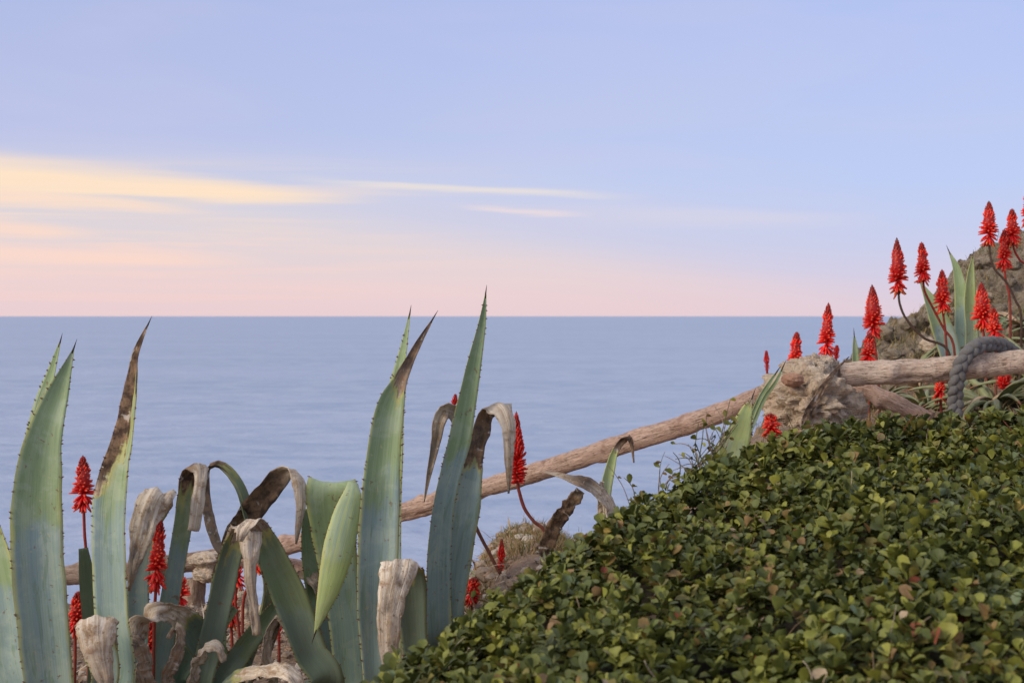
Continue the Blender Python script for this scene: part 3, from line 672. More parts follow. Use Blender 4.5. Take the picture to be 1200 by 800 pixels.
agave(1128, 6.3, 'upright green agave leaves among the red flowers in front of the boulder', [
    ([(1128, 440, 6.3, 18), (1128, 400, 6.3, 18), (1127, 355, 6.3, 15), (1122, 318, 6.31, 9), (1112, 294, 6.33, 1)], dict(wax=(.95, -.3, 0), seed=61.2, thorns=False)),
    ([(1136, 440, 6.22, 18), (1138, 392, 6.22, 17), (1136, 355, 6.22, 16), (1137, 325, 6.23, 11), (1140, 300, 6.25, 1)], dict(wax=(.95, .3, 0), seed=62.7, yel=.5, thorns=False)),
    ([(1118, 440, 6.2, 26), (1109, 403, 6.2, 27), (1099, 376, 6.2, 24), (1088, 350, 6.22, 14), (1078, 330, 6.25, 1)], dict(wax=(.9, .1, -.4), seed=63.7, yel=.1, thorns=False)),
    ([(1004, 470, 6.2, 8), (1003, 435, 6.2, 8), (1002, 410, 6.2, 7), (1001, 392, 6.2, 1)], dict(wax=(.9, .1, 0), seed=64.7, thorns=False)),
    ([(1150, 440, 6.35, 16), (1156, 410, 6.35, 15), (1166, 385, 6.35, 10), (1180, 370, 6.36, 1)], dict(wax=(.9, .1, .4), seed=65.7, thorns=False)),
], core=.04)

# ------------------------------------------------------------------ aloe rosettes
def aloe_plant(px, Y, label, n, seed, lmin=.18, lmax=.34, drym=.25, zpy=None):
    x = (px-600)/F*Y; z = gz(x, Y)-.01 if zpy is None else P(px, zpy, Y).z
    root = empty('aloe_plant', (x, Y, z), label, 'aloe', 'aloe clumps under the flowers'); rr_ = random.Random(seed)
    for i in range(n):
        an = i*2.399+rr_.uniform(-.3, .3); L = rr_.uniform(lmin, lmax); up = rr_.uniform(.25, 1.0)
        dv = np.array([math.cos(an), math.sin(an), 0]); nseg = 14; pts = []; p = np.zeros(3); ang = up*1.25; droop = rr_.uniform(.06, .15)
        side = np.array([-dv[1], dv[0], 0]); dry = rr_.random() < drym
        Vv = []; Cc = []
        for j in range(nseg):
            t = j/(nseg-1); wv = L*.085*(1-t)**.7*(1-.25*(1-t)**4)+.0008
            Tn = dv*math.cos(ang)+np.array([0, 0, 1])*math.sin(ang); N = np.cross(side, Tn)
            for u, h in ((-1, .35), (-.5, .05), (0, 0), (.5, .05), (1, .35), (0, -.35)):
                q = p+side*wv*u+N*wv*h*(1 if not dry else .4); Vv.append(q)
                cg = np.array(S(146, 152, 108)) if not dry else np.array(S(190, 164, 130))
                if t > .88: cg = np.array(S(150, 96, 70))
                Cc.append(cg*rr_.uniform(.9, 1.08))
            p = p+Tn*L/nseg*(1+0); ang -= droop*(1.6 if dry else 1)
        Fc = []
        for j in range(nseg-1):
            for s in range(6):
                a = j*6+s; b = j*6+(s+1) % 6; Fc.append((a, b, b+6, a+6))
        Fc.append(tuple(range((nseg-1)*6, nseg*6)))
        mesh_obj('leaf', np.array(Vv), Fc, ALOEM, root, col=np.array(Cc))
    V, Fc = tube_data([(0, 0, -.06), (0, 0, .0), (0, 0, .04)], [.03, .034, .02], 10)
    mesh_obj('stem', V, Fc, STEMM, root, col=np.tile(S(120, 98, 74), (len(V), 1)))
    return root
aloe_plant(1166, 5.3, 'green aloe clump with arching leaves under the thick pole beside the rope end', 34, 3, .26, .42, .2)
aloe_plant(1232, 5.4, 'aloe clump with arching narrow leaves in front of the big boulder', 30, 4, .3, .46, .2)
aloe_plant(1085, 5.6, 'half dry aloe clump between the slanting pole and the rope', 36, 5, .18, .30, .55)
aloe_plant(1030, 5.9, 'low aloe clump behind the craggy rock', 20, 6, .16, .26, .3)
aloe_plant(1190, 6.2, 'aloe clump with bare branches at the foot of the big boulder', 20, 9, .2, .34, .3)
aloe_plant(1150, 6.35, 'aloe clump on the rock slope behind the big spike above the rope', 22, 12, .2, .36, .3, zpy=425)
aloe_plant(1196, 6.55, 'aloe clump high on the rock slope under the topmost spikes', 22, 13, .22, .38, .35, zpy=385)
aloe_plant(1072, 6.35, 'low aloe clump on the rock slope behind the slanting red stalk', 18, 14, .16, .26, .4, zpy=440)
aloe_plant(885, 5.2, 'dry aloe clump hidden under the upper end of the sloping pole', 14, 7, .1, .18, .7)
aloe_plant(210, 5.0, 'low dry aloe clump on the gravel between the bent agave leaves', 22, 8, .1, .2, .5)
aloe_plant(566, 4.75, 'small aloe clump on the sandy bank beside the slim agave', 12, 10, .08, .14, .4)

# ------------------------------------------------------------------ aloe flower spikes
def floret_data(p, d, L, r, droop):
    """a tubular floret from p along d, bending down"""
    path = [p]; dd = d.copy(); q = p.copy()
    for i in range(3):
        q = q+dd*L/3; dd = dd+np.array([0, 0, -droop]); dd /= np.linalg.norm(dd); path.append(q)
    return tube_data(np.array(path), [r*.75, r, r*1.05, r*.55], 5)
NF = [0]
def flower(label, tip, bot, wpx, Y, stem, opened=1.0, group='red aloe flower spikes', ground=True, dens=1.0, dark=0.0):
    NF[0] += 1; rr_ = random.Random(NF[0]*17+5)
    a, b = np.array(P(bot[0], bot[1], Y)), np.array(P(tip[0], tip[1], Y)); H = np.linalg.norm(b-a); ax = (b-a)/H
    pts = [tuple(a+ax*H*.97), tuple(a+ax*H*.5), tuple(a)]
    lastY = Y
    for s in stem:
        lastY = s[2] if len(s) > 2 else lastY
        pts.append(tuple(P(s[0], s[1], lastY)))
    lx, ly, lz = pts[-1]
    if ground:
        g0 = gz(lx, ly)-.02
        if g0 < lz-.03: pts.append((lx+rr_.uniform(-.01, .01), ly, g0))
    base = pts[-1]; pts = pts[::-1]
    root = empty('aloe_flower', base, label, 'flower', group); org = np.array(base)
    npt = 40; q = catmull(pts, npt); hs = np.linalg.norm(q-a, axis=1)
    rs = np.interp(np.linspace(0, 1, npt), [0, 1], [.0062, .0042]) if dens > .3 else np.full(npt, .005)
    V, Fc = tube_data(q-org, rs, 8, .12, NF[0])
    up = np.clip((q[:, 2]-org[2])/max(1e-3, b[2]-org[2]), 0, 1)
    cs = np.array([np.array(S(120, 78, 62))*(1-u)+np.array(S(176, 46, 40))*u for u in up]) if not dark else np.array([np.array(S(86, 68, 56))]*npt)
    mesh_obj('stem', V, Fc, STEMM, root, col=np.repeat(cs, 8, 0))
    A = np.cross(ax, [0.2, 1, 0.1]); A /= np.linalg.norm(A); B = np.cross(ax, A)
    Wm = wpx*Y/F/2*(1.22 if wpx > 14 else .95); fs = min(1, Wm/.032); fvar = rr_.uniform(.85, 1.1); age = rr_.random(); ac = Acc(); nfl = int(150*dens*(.6+.4*min(1, H/.2)))
    for i in range(nfl):
        s = (i+.5)/nfl; s2 = s**.85; an = i*2.39996+rr_.uniform(-.25, .25)
        rad = A*math.cos(an)+B*math.sin(an)
        prof = np.interp(s2, [0, .12, .35, .6, .85, 1], [.82, 1, .70, .40, .18, .04]) if opened > .5 else np.interp(s2, [0, .15, .4, .7, 1], [.8, 1, .70, .38, .05])
        R_ = Wm*prof*rr_.uniform(.82, 1.08)
        if opened > .5: tilt = np.interp(s2, [0, .2, .45, .7, 1], [-.35, -.05, .35, .9, 1.35])
        else: tilt = np.interp(s2, [0, .3, .45, 1], [.1, .45, 1.05, 1.35])
        tilt += rr_.uniform(-.12, .12)
        dv = rad*math.cos(tilt)+ax*math.sin(tilt); dv /= np.linalg.norm(dv)
        L = max(.004, (R_-.003)/max(.25, math.cos(tilt)*1.02)); L = min(L, .045)
        p = a+ax*H*(s2*.90)+rad*.003
        if opened > .5 and i < 26: tilt = -.65+rr_.uniform(-.5, .5); dv = rad*math.cos(tilt)+ax*math.sin(tilt); L = .036*fs; dv /= np.linalg.norm(dv)
        r0 = .0041
        if tilt > .8: L = np.interp(s2, [.5, 1], [.024, .012])*max(.5, fs); p = p+rad*R_*.45; r0 = np.interp(s2, [.5, .8, 1], [.0042, .0032, .0016])
        V, Fc = floret_data(p, dv, L, r0*max(.45, fs)*rr_.uniform(.85, 1.1)*(Y/5.5 if Y > 5 else 1), .12 if tilt < .5 else .0)
        g = rr_.uniform(.82, 1.15)*fvar
        cc = np.array(S(246, 38, 34))*g; cc2 = np.array(S(255, 100, 62))*g
        if s2 > .8: cc = np.array(S(190, 40, 32))*g; cc2 = np.array(S(150, 56, 40))*g
        if opened < .5: cc = cc*np.interp(s2, [0, .5, 1], [1, .95, .8]); cc2 = np.array(S(206, 62, 40))*g
        if opened > .5 and s2 < .10*age: cc = np.array(S(226, 84, 40))*g; cc2 = np.array(S(236, 150, 80))*g
        cols = np.array([cc]*10+[cc]*5+[cc2]*5); cols[:, 3] = 1
        ac.v.append(V-org); ac.f += [tuple(x+ac.n for x in f) for f in Fc]; ac.n += len(V); ac.c.append(cols)
    fl = mesh_obj('florets', ac.verts(), ac.f, PETAL, root, col=np.vstack(ac.c)); fl['kind'] = 'stuff'
    # solid bud cone at the top
    tp = [a+ax*H*t_-org for t_ in (.25, .45, .65, .8, .9, .97, 1.0)]
    rd = [Wm*.30, Wm*.42, Wm*.33, Wm*.19, Wm*.10, Wm*.06, Wm*.01]
    V, Fc = tube_data(np.array(tp), rd, 10, .15, NF[0]*3)
    cc = np.repeat(np.array([S(190, 26, 24), S(186, 28, 24), S(170, 32, 26), S(150, 38, 30), S(128, 44, 34), S(112, 50, 38), S(104, 52, 40)]), 10, 0)
    mesh_obj('bud_tip', V, Fc, PETAL, root, col=cc)
    return root
G2 = 'red aloe flowers among the agaves'
flower('red flower spike on a straight stalk between two tall agave blades', (97, 533), (98, 592), 33, 4.5, [(99, 625), (101, 660)], group=G2)
flower('narrow drooping red flower beneath the pale withered agave flap', (188, 604), (183, 684), 27, 4.07, [(181, 715), (180, 760)], group=G2)
flower('red flower with rayed florets peeking beside the cut wooden post', (210, 668), (210, 708), 32, 4.9, [(209, 740)], group=G2)
flower('red florets low behind the folded withered leaf of the collapsed agave', (176, 728), (175, 768), 26, 4.6, [(176, 790)], group=G2)
flower('dull red flower tip low behind the tall agave, beside its cut leaf', (92, 692), (88, 738), 26, 4.4, [(88, 770)], group=G2)
flower('red flower half hidden behind the pale collar of the bent agave leaf', (300, 636), (300, 668), 26, 4.7, [(286, 700), (284, 745)], group=G2)
flower('red flower with dark red stalk in front of the pointed rock mound', (279, 662), (278, 684), 16, 4.75, [(276, 705), (281, 750)], dens=.5, group=G2)
flower('small red flower head in front of the pointed rock mound', (272, 692), (271, 728), 24, 4.8, [(272, 760)], group=G2)
flower('thin red stalk standing behind the stout leaning agave leaf', (327, 727), (327, 750), 7, 4.9, [(327, 790)], .2, dens=.35, group=G2)
flower('small red bud above the curled leaf of the slim agave', (534, 461), (531, 482), 9, 4.8, [(530, 520), (527, 600)], .2, dens=.5, group=G2)
flower('tall closed red flower spike with curved stalk in front of the sloping pole', (605, 481), (607, 566), 20, 4.6, [(609, 578), (615, 596), (626, 611), (638, 622)], .2, dens=1.2, group=G2)
flower('reddish brown bud at the edge of the shrub on the sandy bank', (588, 630), (587, 668), 12, 4.5, [(586, 672), (572, 645), (560, 622), (554, 606)], .2, dens=.7, group=G2, ground=False)
flower('red flower low at the foot of the slim agave', (556, 678), (552, 702), 26, 4.55, [(552, 720)], group=G2)
G3 = 'red aloe flowers on the upper slope'
flower('tiny closed red bud above the sloping pole by the craggy rock', (898, 410), (899, 434), 8, 5.4, [(899, 450), (899, 470)], .2, dens=.5, group=G3)
flower('red flower spike just over the reddish stone', (934, 388), (932, 432), 22, 5.5, [(932, 450)], group=G3)
flower('slender red flower spike behind the top of the craggy rock', (971, 354), (968, 414), 24, 5.5, [(968, 440)], group=G3)
flower('little red bud beside the slender spike behind the craggy rock', (981, 404), (980, 420), 9, 5.6, [(980, 440)], .2, dens=.5, group=G3)
flower('large red flower spike over the left end of the thick pole', (1022, 333), (1024, 392), 32, 5.8, [(1026, 410), (1029, 440)], group=G3, dens=1.2)
flower('red flower cone just above the left end of the thick pole', (1019, 390), (1018, 424), 24, 5.6, [(1018, 445)], group=G3)
flower('tall red flower spike on a dark branching stalk over the rock ledge', (1051, 278), (1053, 342), 29, 5.8, [(1055, 358), (1063, 375), (1083, 396), (1112, 413)], group=G3, dark=1)
flower('red flower spike on a long slanting red stalk beside the broad agave leaf', (1080, 283), (1082, 328), 21, 5.9, [(1084, 342), (1094, 362), (1106, 385), (1118, 407)], group=G3)
flower('red flower spike just left of the upright agave leaves', (1104, 315), (1105, 364), 23, 5.9, [(1108, 390), (1110, 430)], group=G3)
flower('topmost full red flower spike on a dark curved branch', (1159, 235), (1159, 284), 27, 5.9, [(1161, 302), (1166, 316), (1179, 330), (1190, 352), (1197, 375)], group=G3, dark=1)
flower('slim red flower spike leaning over the boulder top', (1186, 244), (1187, 284), 22, 6.0, [(1190, 296), (1198, 308), (1210, 318)], group=G3)
flower('red flower spike hanging lower between the two topmost spikes', (1177, 268), (1177, 312), 20, 6.0, [(1179, 330), (1184, 360)], group=G3)
flower('big red flower spike above the rope on the thick pole', (1150, 330), (1152, 382), 30, 5.7, [(1154, 405), (1156, 440)], group=G3, dens=1.2)
flower('shorter red flower cone beside the big spike above the rope', (1164, 360), (1166, 396), 22, 5.65, [(1168, 420)], group=G3)
flower('red flower showing below the thick pole beside the rope', (1101, 440), (1102, 464), 18, 5.3, [(1103, 480)], group=G3)
flower('red florets hanging under the craggy rock at the edge of the shrub', (902, 486), (905, 506), 28, 4.72, [(906, 520)], group=G3, dens=1.0)
flower('dull red flower under the thick pole in front of the aloe leaves', (1178, 436), (1177, 456), 18, 5.35, [(1178, 474)], .2, group=G3, dens=.6)
flower('red flower spike at the very top of the slope over the boulder', (1206, 217), (1206, 262), 22, 6.1, [(1210, 290), (1216, 330)], group=G3)

# ------------------------------------------------------------------ the evergreen shrub in front
RX = [330, 420, 470, 500, 560, 600, 650, 700, 760, 830, 880, 940, 1000, 1080, 1200, 1330, 1500]
RY = [1010, 850, 800, 778, 727, 682, 645, 617, 589, 562, 533, 504, 494, 491, 490, 487, 482]
def ridge(px):
    Y = float(np.interp(px, [330, 470, 600, 860, 1200, 1500], [2.15, 2.4, 2.7, 3.2, 3.6, 3.75]))
    return P(px, float(np.interp(px, RX, RY)), Y)
def shrub_pt(px, t):
    r = ridge(px); f = Vector((r.x*.86-.02, 1.0-.05*math.sin(px*.02), CAMZ-.74))
    if t <= 1:
        x = f.x+(r.x-f.x)*t; y = f.y+(r.y-f.y)*t; z = f.z+(r.z-f.z)*t**.82
    else:
        d = (t-1)*1.9; x = r.x; y = r.y+d; z = r.z-.9*d*d*2-.25*d
    return Vector((x, y, z))
NU, NVt = 170, 130
pu = np.linspace(335, 1480, NU); tv = np.linspace(0, 1.28, NVt)
grid = np.array([[shrub_pt(a, b)[:] for a in pu] for b in tv])
du = np.gradient(grid, axis=1); dv_ = np.gradient(grid, axis=0); nrm = np.cross(du, dv_); nrm /= np.linalg.norm(nrm, axis=2)[:, :, None]
def lump(p):
    p = Vector(p)
    return .052*noise.noise(p*4.2)+.030*noise.noise(p*9.5+Vector((5, 1, 2)))+.012*noise.noise(p*23)
lm = np.array([[lump(grid[j, i]) for i in range(NU)] for j in range(NVt)])
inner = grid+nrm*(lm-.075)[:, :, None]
base_pt = Vector((.55, 2.2, gz(.55, 2.2)))
shrub = empty('evergreen_shrub', base_pt, 'low dense evergreen shrub of small rounded leaves covering the foreground slope', 'shrub')
BO = np.array(base_pt)
ff = [(j*NU+i, j*NU+i+1, (j+1)*NU+i+1, (j+1)*NU+i) for j in range(NVt-1) for i in range(NU-1)]
mesh_obj('soil_shade_sheet', inner.reshape(-1, 3)-BO, ff, STEMM, shrub, col=np.tile(S(66, 58, 40), (NU*NVt, 1)))  # dark sheet below the leaves, soil and inner shade put into its colour

# leaf templates: unit length along +Y, face +Z
def leaf_template(wid, cup, bend, tipw):
    rows = [(0, .05), (.28, .62*wid), (.62, wid), (.88, wid*tipw), (1.0, .0)]
    V = []; Fc = []
    for y, hw in rows[:-1]:
        for u in (-1, 0, 1): V.append((u*hw, y, cup*abs(u)*hw-bend*y*y+(0 if u else -.02)))
    V.append((0, 1, -bend)); 
    for r_ in range(3):
        for s in range(2):
            a = r_*3+s; Fc.append((a, a+1, a+4, a+3))
    Fc += [(9, 10, 12), (10, 11, 12)]
    return np.array(V, float), Fc
TEMPL = [leaf_template(.44, .40, .14, .78), leaf_template(.38, .25, .28, .74), leaf_template(.48, .55, .04, .82), leaf_template(.33, .12, .40, .68)]
PAL = [S(*c_) for c_ in [(109, 116, 54), (96, 104, 49), (121, 126, 57), (88, 98, 53), (132, 136, 60), (106, 112, 60), (82, 90, 45), (146, 146, 62), (121, 114, 57),
                         (154, 154, 66), (130, 108, 62), (108, 124, 90), (144, 116, 78), (140, 78, 56), (172, 152, 124), (150, 126, 60)]]
PW = np.array([12, 12, 12, 10, 9, 9, 8, 5, 6, 1.6, 2.6, 2.5, 1.0, .22, .3, .3]); PW /= PW.sum()
def sprigs(n, depth0, depth1, lo, hi):
    pos = []; fr = []; size = []; pal = []; tem = []
    ca = np.linalg.norm(np.cross(du, dv_), axis=2)[:-1, :-1]; ca[int(NVt*.9):] *= .4
    cell = rng.choice(ca.size, n, p=(ca/ca.sum()).ravel()); cj, ci = np.divmod(cell, NU-1)
    js = (cj+rng.random(n))*1.28/(NVt-1); is_ = (ci+rng.random(n))/(NU-1)
    for q in range(n):
        fj = js[q]/1.28*(NVt-1); fi = is_[q]*(NU-1); j, i = int(fj), int(fi); j = min(j, NVt-2); i = min(i, NU-2)
        aj, ai = fj-j, fi-i
        lerp = lambda G: (G[j, i]*(1-aj)*(1-ai)+G[j, i+1]*(1-aj)*ai+G[j+1, i]*aj*(1-ai)+G[j+1, i+1]*aj*ai)
        p = lerp(grid); nn = lerp(nrm); l = lerp(lm)
        p = p+nn*(l-rng.uniform(depth0, depth1))
        d = nn*.7+np.array([0, 0, .65])+rng.normal(0, .33, 3); d /= np.linalg.norm(d)
        A = np.cross(d, [1, .3, .2]); A /= np.linalg.norm(A); B = np.cross(d, A)
        nl = int(rng.integers(6, 10)); ph0 = rng.uniform(0, 6.28)
        zone = noise.noise(Vector(p)*3.1); zl = noise.noise(Vector(p)*8+Vector((3, 3, 3)))
        low = np.interp(p[1], [1.6, 2.25], [1, 0])
        bias = rng.integers(0, 16) if rng.random() < .0 else None
        sw = PW.copy(); sw[[7, 9, 4]] *= max(.1, 1+2.5*zl); sw[[10, 12, 14, 8]] *= max(.2, 1+2.2*zone)*(1+2.2*low); sw[[13]] *= 1+3*low; sw[[3, 6, 11]] *= max(.2, 1-1.6*zl)
        sw /= sw.sum(); pc = rng.choice(16, nl, p=sw); main = rng.choice(9, p=sw[:9]/sw[:9].sum())
        sz = rng.uniform(.85, 1.15)
        for k2 in range(nl):
            f = k2/(nl-1); ph = ph0+k2*2.4; tl = np.interp(f, [0, 1], [.35, 1.45])+rng.normal(0, .18)
            out_ = A*math.cos(ph)+B*math.sin(ph)
            a_ = d*math.cos(tl)+out_*math.sin(tl); n_ = d*math.sin(tl)-out_*math.cos(tl)
            roll = rng.normal(0, .3); s_ = np.cross(a_, n_); n_ = n_*math.cos(roll)+s_*math.sin(roll); s_ = np.cross(a_, n_)
            o_ = p-d*f*.022+out_*.002
            pos.append(o_); fr.append((s_, a_, n_)); size.append(rng.uniform(lo, hi)*sz*(.75+.35*math.sin(f*3.0)))
            pal.append(main if rng.random() < .55 and pc[k2] < 12 else pc[k2]); tem.append(rng.integers(0, 4))
    return np.array(pos), np.array(fr), np.array(size), np.array(pal), np.array(tem)
pa = sprigs(8600, -.010, .022, .0155, .0265); pb = sprigs(4200, .02, .06, .016, .025)
pos, fr, size, pal, tem = [np.concatenate([a, b]) for a, b in zip(pa, pb)]
NL = len(pos)
TT = np.array([t_[0] for t_ in TEMPL])                       # 4,13,3
loc = TT[tem]*size[:, None, None]                           # n,13,3
WV = pos[:, None, :]+np.einsum('nvk,nkc->nvc', loc, fr)
TFc = TEMPL[0][1]
tris = []
for f_ in TFc: tris += [(f_[0], f_[1], f_[2])]+([(f_[0], f_[2], f_[3])] if len(f_) == 4 else [])
tris = np.array(tris); allt = (tris[None]+(np.arange(NL)*13)[:, None, None]).reshape(-1, 3)
bvh = BVHTree.FromPolygons(WV.reshape(-1, 3).tolist(), allt.tolist())
# the 300 leaves that show largest in the photograph become parts of their own
cen = WV[:, 7, :]; rel = cen-np.array([0, 0, CAMZ]); ux = 600+F*rel[:, 0]/rel[:, 1]; uy = 370-F*rel[:, 2]/rel[:, 1]
va = WV-np.array([0, 0, CAMZ]); sxp = va[..., 0]/va[..., 1]*F; syp = va[..., 2]/va[..., 1]*F
area = np.zeros(NL)
for t3 in tris:
    area += np.abs((sxp[:, t3[1]]-sxp[:, t3[0]])*(syp[:, t3[2]]-syp[:, t3[0]])-(sxp[:, t3[2]]-sxp[:, t3[0]])*(syp[:, t3[1]]-syp[:, t3[0]]))/2
area[(ux < 460) | (ux > 1205) | (uy > 800) | (rel[:, 1] < .8)] = 0
order = np.argsort(-area); chosen = []; nt_ = len(tris); org_c = Vector((0, 0, CAMZ))
for li in order[:6000]:
    vis = 0
    for vi in (4, 7, 10):
        d = Vector(WV[li, vi])-org_c; h = bvh.ray_cast(org_c, d.normalized())
        if h[2] is not None and h[2]//nt_ == li: vis += 1
    if vis >= 2: chosen.append(li)
    if len(chosen) >= 300: break
mask = np.ones(NL, bool); mask[chosen] = False
PALA = np.array(PAL); rest = np.where(mask)[0]
colr = np.repeat(PALA[pal[rest]]*rng.uniform(.85, 1.12, (len(rest), 1)), 13, 0); colr[:, 3] = 1
fr_faces = [tuple(v+o_*13 for v in f_) for o_ in range(len(rest)) for f_ in TFc]
fo = mesh_obj('foliage', WV[rest].reshape(-1, 3)-BO, fr_faces, LEAFM, shrub, col=colr); fo['kind'] = 'stuff'
LM = {}
for li in chosen:
    key = (int(tem[li]), int(pal[li]))
    if key not in LM:
        me = bpy.data.meshes.new('leaf'); me.from_pydata(TT[key[0]].tolist(), [], TFc)
        me.polygons.foreach_set('use_smooth', [True]*len(me.polygons))
        a_ = me.attributes.new('tint', 'FLOAT_COLOR', 'POINT'); a_.data.foreach_set('color', np.tile(PALA[key[1]], (13, 1)).astype(np.float32).ravel())
        me.materials.append(LEAFM); LM[key] = me
    o = bpy.data.objects.new('leaf', LM[key]); COL.objects.link(o); o.parent = shrub
    s_, a_, n_ = fr[li]*size[li]; p_ = pos[li]-BO
    o.matrix_local = Matrix(((s_[0], a_[0], n_[0], p_[0]), (s_[1], a_[1], n_[1], p_[1]), (s_[2], a_[2], n_[2], p_[2]), (0, 0, 0, 1)))
# bare twigs inside and wispy ones at the ridge
tw = Acc(); rt = random.Random(5)
def twig(p, d, L, r, curl, colr_):
    path = [np.array(p)]; d = np.array(d, float); d /= np.linalg.norm(d); q = np.array(p)
    cu = np.array([rt.uniform(-1, 1), rt.uniform(-1, 1), rt.uniform(-1, 1)])*curl
    for i in range(8):
        q = q+d*L/8; d = d+cu*.25+np.array([rt.uniform(-1, 1) for _ in range(3)])*.10; d /= np.linalg.norm(d); path.append(q)
    V, Fc = tube_data(np.array(path), np.linspace(r, r*.5, 9), 5); tw.add(V-BO, Fc, colr_); return path
for i in range(260):
    j, i2 = rt.randrange(4, NVt-30), rt.randrange(NU)
    p = grid[j, i2]+nrm[j, i2]*(lm[j, i2]-.045)
    twig(p, nrm[j, i2]*.6+np.array([rt.uniform(-.8, .8), rt.uniform(-.8, .8), .3]), rt.uniform(.04, .09), rt.uniform(.0008, .0018), .6, S(*rt.choice([(150, 128, 104), (118, 96, 74), (188, 172, 150), (128, 70, 56)])))
wl = []
for px_, py_, n_ in ((742, 582, 3), (776, 572, 6), (790, 566, 4), (812, 552, 6), (822, 540, 9), (834, 528, 10), (845, 520, 8), (826, 556, 6), (930, 505, 3), (560, 712, 3)):
    for _ in range(n_):
        p = P(px_+rt.uniform(-6, 6), py_+rt.uniform(0, 14), rt.uniform(3.15, 3.35))
        pth = twig(p, (rt.uniform(-.7, .9), rt.uniform(-.3, .3), 1.0), rt.uniform(.05, .12), rt.uniform(.0010, .0018), 1.0, S(*rt.choice([(126, 110, 88), (92, 96, 58), (150, 132, 116)])))
        for q in pth[4:]: wl.append(q)
mesh_obj('twigs', tw.verts(), tw.f, STEMM, shrub, col=np.vstack(tw.c))['kind'] = 'stuff'
wa = Acc()
for q in wl:
    if rt.random() < .82: continue
    d = np.array([rt.uniform(-1, 1), rt.uniform(-1, 1), rt.uniform(-.2, 1)]); d /= np.linalg.norm(d); s_ = np.cross(d, [0, 1, .3]); s_ /= np.linalg.norm(s_); n2 = np.cross(s_, d)
    wa.add(q+(TEMPL[3][0]*rt.uniform(.012, .024))@np.array([s_, d, n2])-BO, TFc, PAL[rt.choice([0, 1, 2, 4, 7, 8, 10])])
mesh_obj('sparse_leaves', wa.verts(), wa.f, LEAFM, shrub, col=np.vstack(wa.c))['kind'] = 'stuff'

# ------------------------------------------------------------------ loose ground cover: pebbles, litter, dry grass
ico = []
g_ = (1+5**.5)/2
iv = np.array([(-1, g_, 0), (1, g_, 0), (-1, -g_, 0), (1, -g_, 0), (0, -1, g_), (0, 1, g_), (0, -1, -g_), (0, 1, -g_), (g_, 0, -1), (g_, 0, 1), (-g_, 0, -1), (-g_, 0, 1)])/1.9
ifc = [(0, 11, 5), (0, 5, 1), (0, 1, 7), (0, 7, 10), (0, 10, 11), (1, 5, 9), (5, 11, 4), (11, 10, 2), (10, 7, 6), (7, 1, 8), (3, 9, 4), (3, 4, 2), (3, 2, 6), (3, 6, 8), (3, 8, 9), (4, 9, 5), (2, 4, 11), (6, 2, 10), (8, 6, 7), (9, 8, 1)]
pb_ = Acc()
for i in range(5200):
    x = rng.uniform(-2.4, .12); y = rng.uniform(3.2, 6.3); s = rng.gamma(2.2, .0042)+.004
    if y > np.interp(x, EX, EY)+.1: continue
    sc_ = s*np.array([rng.uniform(.8, 1.4), rng.uniform(.8, 1.4), rng.uniform(.5, .9)]); an = rng.uniform(0, 6.28); ca, sa = math.cos(an), math.sin(an)
    v = (iv*(1+rng.normal(0, .08, (12, 1))))*sc_; v = v@np.array([[ca, sa, 0], [-sa, ca, 0], [0, 0, 1]])
    cb = [S(176, 160, 144), S(150, 132, 116), S(196, 184, 170), S(128, 112, 102), S(168, 140, 116)][rng.integers(0, 5)]
    pb_.add(v+np.array([x, y, gz(x, y)+s*.2]), ifc, cb)
tag(mesh_obj('gravel', pb_.verts(), pb_.f, PEBM, smooth=False, col=np.vstack(pb_.c)), 'loose grey and tan gravel on the ground under the agaves', 'gravel', kind='stuff')
lt_ = Acc()
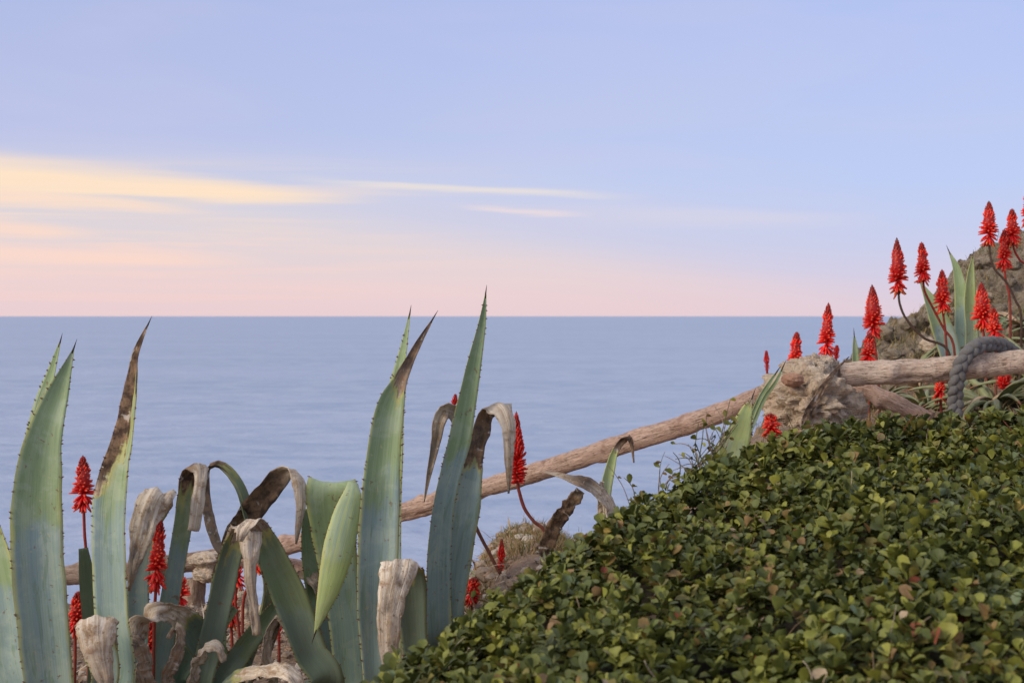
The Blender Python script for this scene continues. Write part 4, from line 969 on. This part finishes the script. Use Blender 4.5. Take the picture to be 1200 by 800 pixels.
for i in range(2600):
    x = rng.uniform(-1.9, .0); y = rng.uniform(4.0, 6.0); L = rng.uniform(.03, .12); an = rng.uniform(0, 6.28); wv = rng.uniform(.001, .004); pit = rng.uniform(-.1, .55)
    d = np.array([math.cos(an), math.sin(an), pit]); s_ = np.array([-math.sin(an), math.cos(an), 0]); p = np.array([x, y, gz(x, y)+.006])
    lt_.add([p-s_*wv, p+s_*wv, p+d*L*.5+s_*wv+np.array([0, 0, .006]), p+d*L*.5-s_*wv+np.array([0, 0, .006]), p+d*L], [(0, 1, 2, 3), (3, 2, 4)], [S(188, 164, 130), S(150, 124, 96), S(110, 86, 66), S(204, 190, 164)][rng.integers(0, 4)])
tag(mesh_obj('dry_litter', lt_.verts(), lt_.f, STEMM, smooth=False, col=np.vstack(lt_.c)), 'dry straw and leaf litter scattered among the agave bases', 'litter', kind='stuff')
gr = Acc()
for i in range(5200):
    x = rng.normal(.06, .13) if i % 3 else rng.uniform(.9, 2.2); y = rng.uniform(4.5, 5.35) if i % 3 else rng.uniform(4.6, 6.5); L = rng.uniform(.015, .045) if i % 3 else rng.uniform(.03, .09)
    d = np.array([rng.normal(0, .35), rng.normal(0, .35), 1]); wv = rng.uniform(.0008, .0018); p = np.array([x, y, gz(x, y)-.004]); an = rng.uniform(0, 3.14); s_ = np.array([math.cos(an), math.sin(an), 0])
    gr.add([p-s_*wv, p+s_*wv, p+d*L*.6+s_*wv*.7, p+d*L*.6-s_*wv*.7, p+d*L+np.array([rng.normal(0, .3)*L, rng.normal(0, .3)*L, 0])], [(0, 1, 2, 3), (3, 2, 4)], [S(190, 160, 116), S(170, 138, 98), S(150, 140, 90), S(120, 124, 74)][rng.integers(0, 4)])
for i in range(3200):
    p = np.array(slope_pt(rng.uniform(1010, 1260), rng.uniform(.15, 1.02)))+np.array([-.01, -.03, .015]); L = rng.uniform(.02, .07)
    if noise.noise(Vector(p)*5) < .02: continue
    d = np.array([rng.normal(0, .5), rng.normal(-.3, .4), 1]); wv = rng.uniform(.0010, .0022); an = rng.uniform(0, 3.14); s_ = np.array([math.cos(an), math.sin(an), 0])
    gr.add([p-s_*wv, p+s_*wv, p+d*L*.6+s_*wv*.7, p+d*L*.6-s_*wv*.7, p+d*L+np.array([rng.normal(0, .4)*L, rng.normal(0, .3)*L, 0])], [(0, 1, 2, 3), (3, 2, 4)], [S(186, 160, 112), S(166, 138, 98), S(144, 136, 84), S(112, 116, 70)][rng.integers(0, 4)])
tag(mesh_obj('dry_grass', gr.verts(), gr.f, STEMM, smooth=False, col=np.vstack(gr.c)), 'short dry tan grass on the sandy bank and slope', 'grass', kind='stuff')
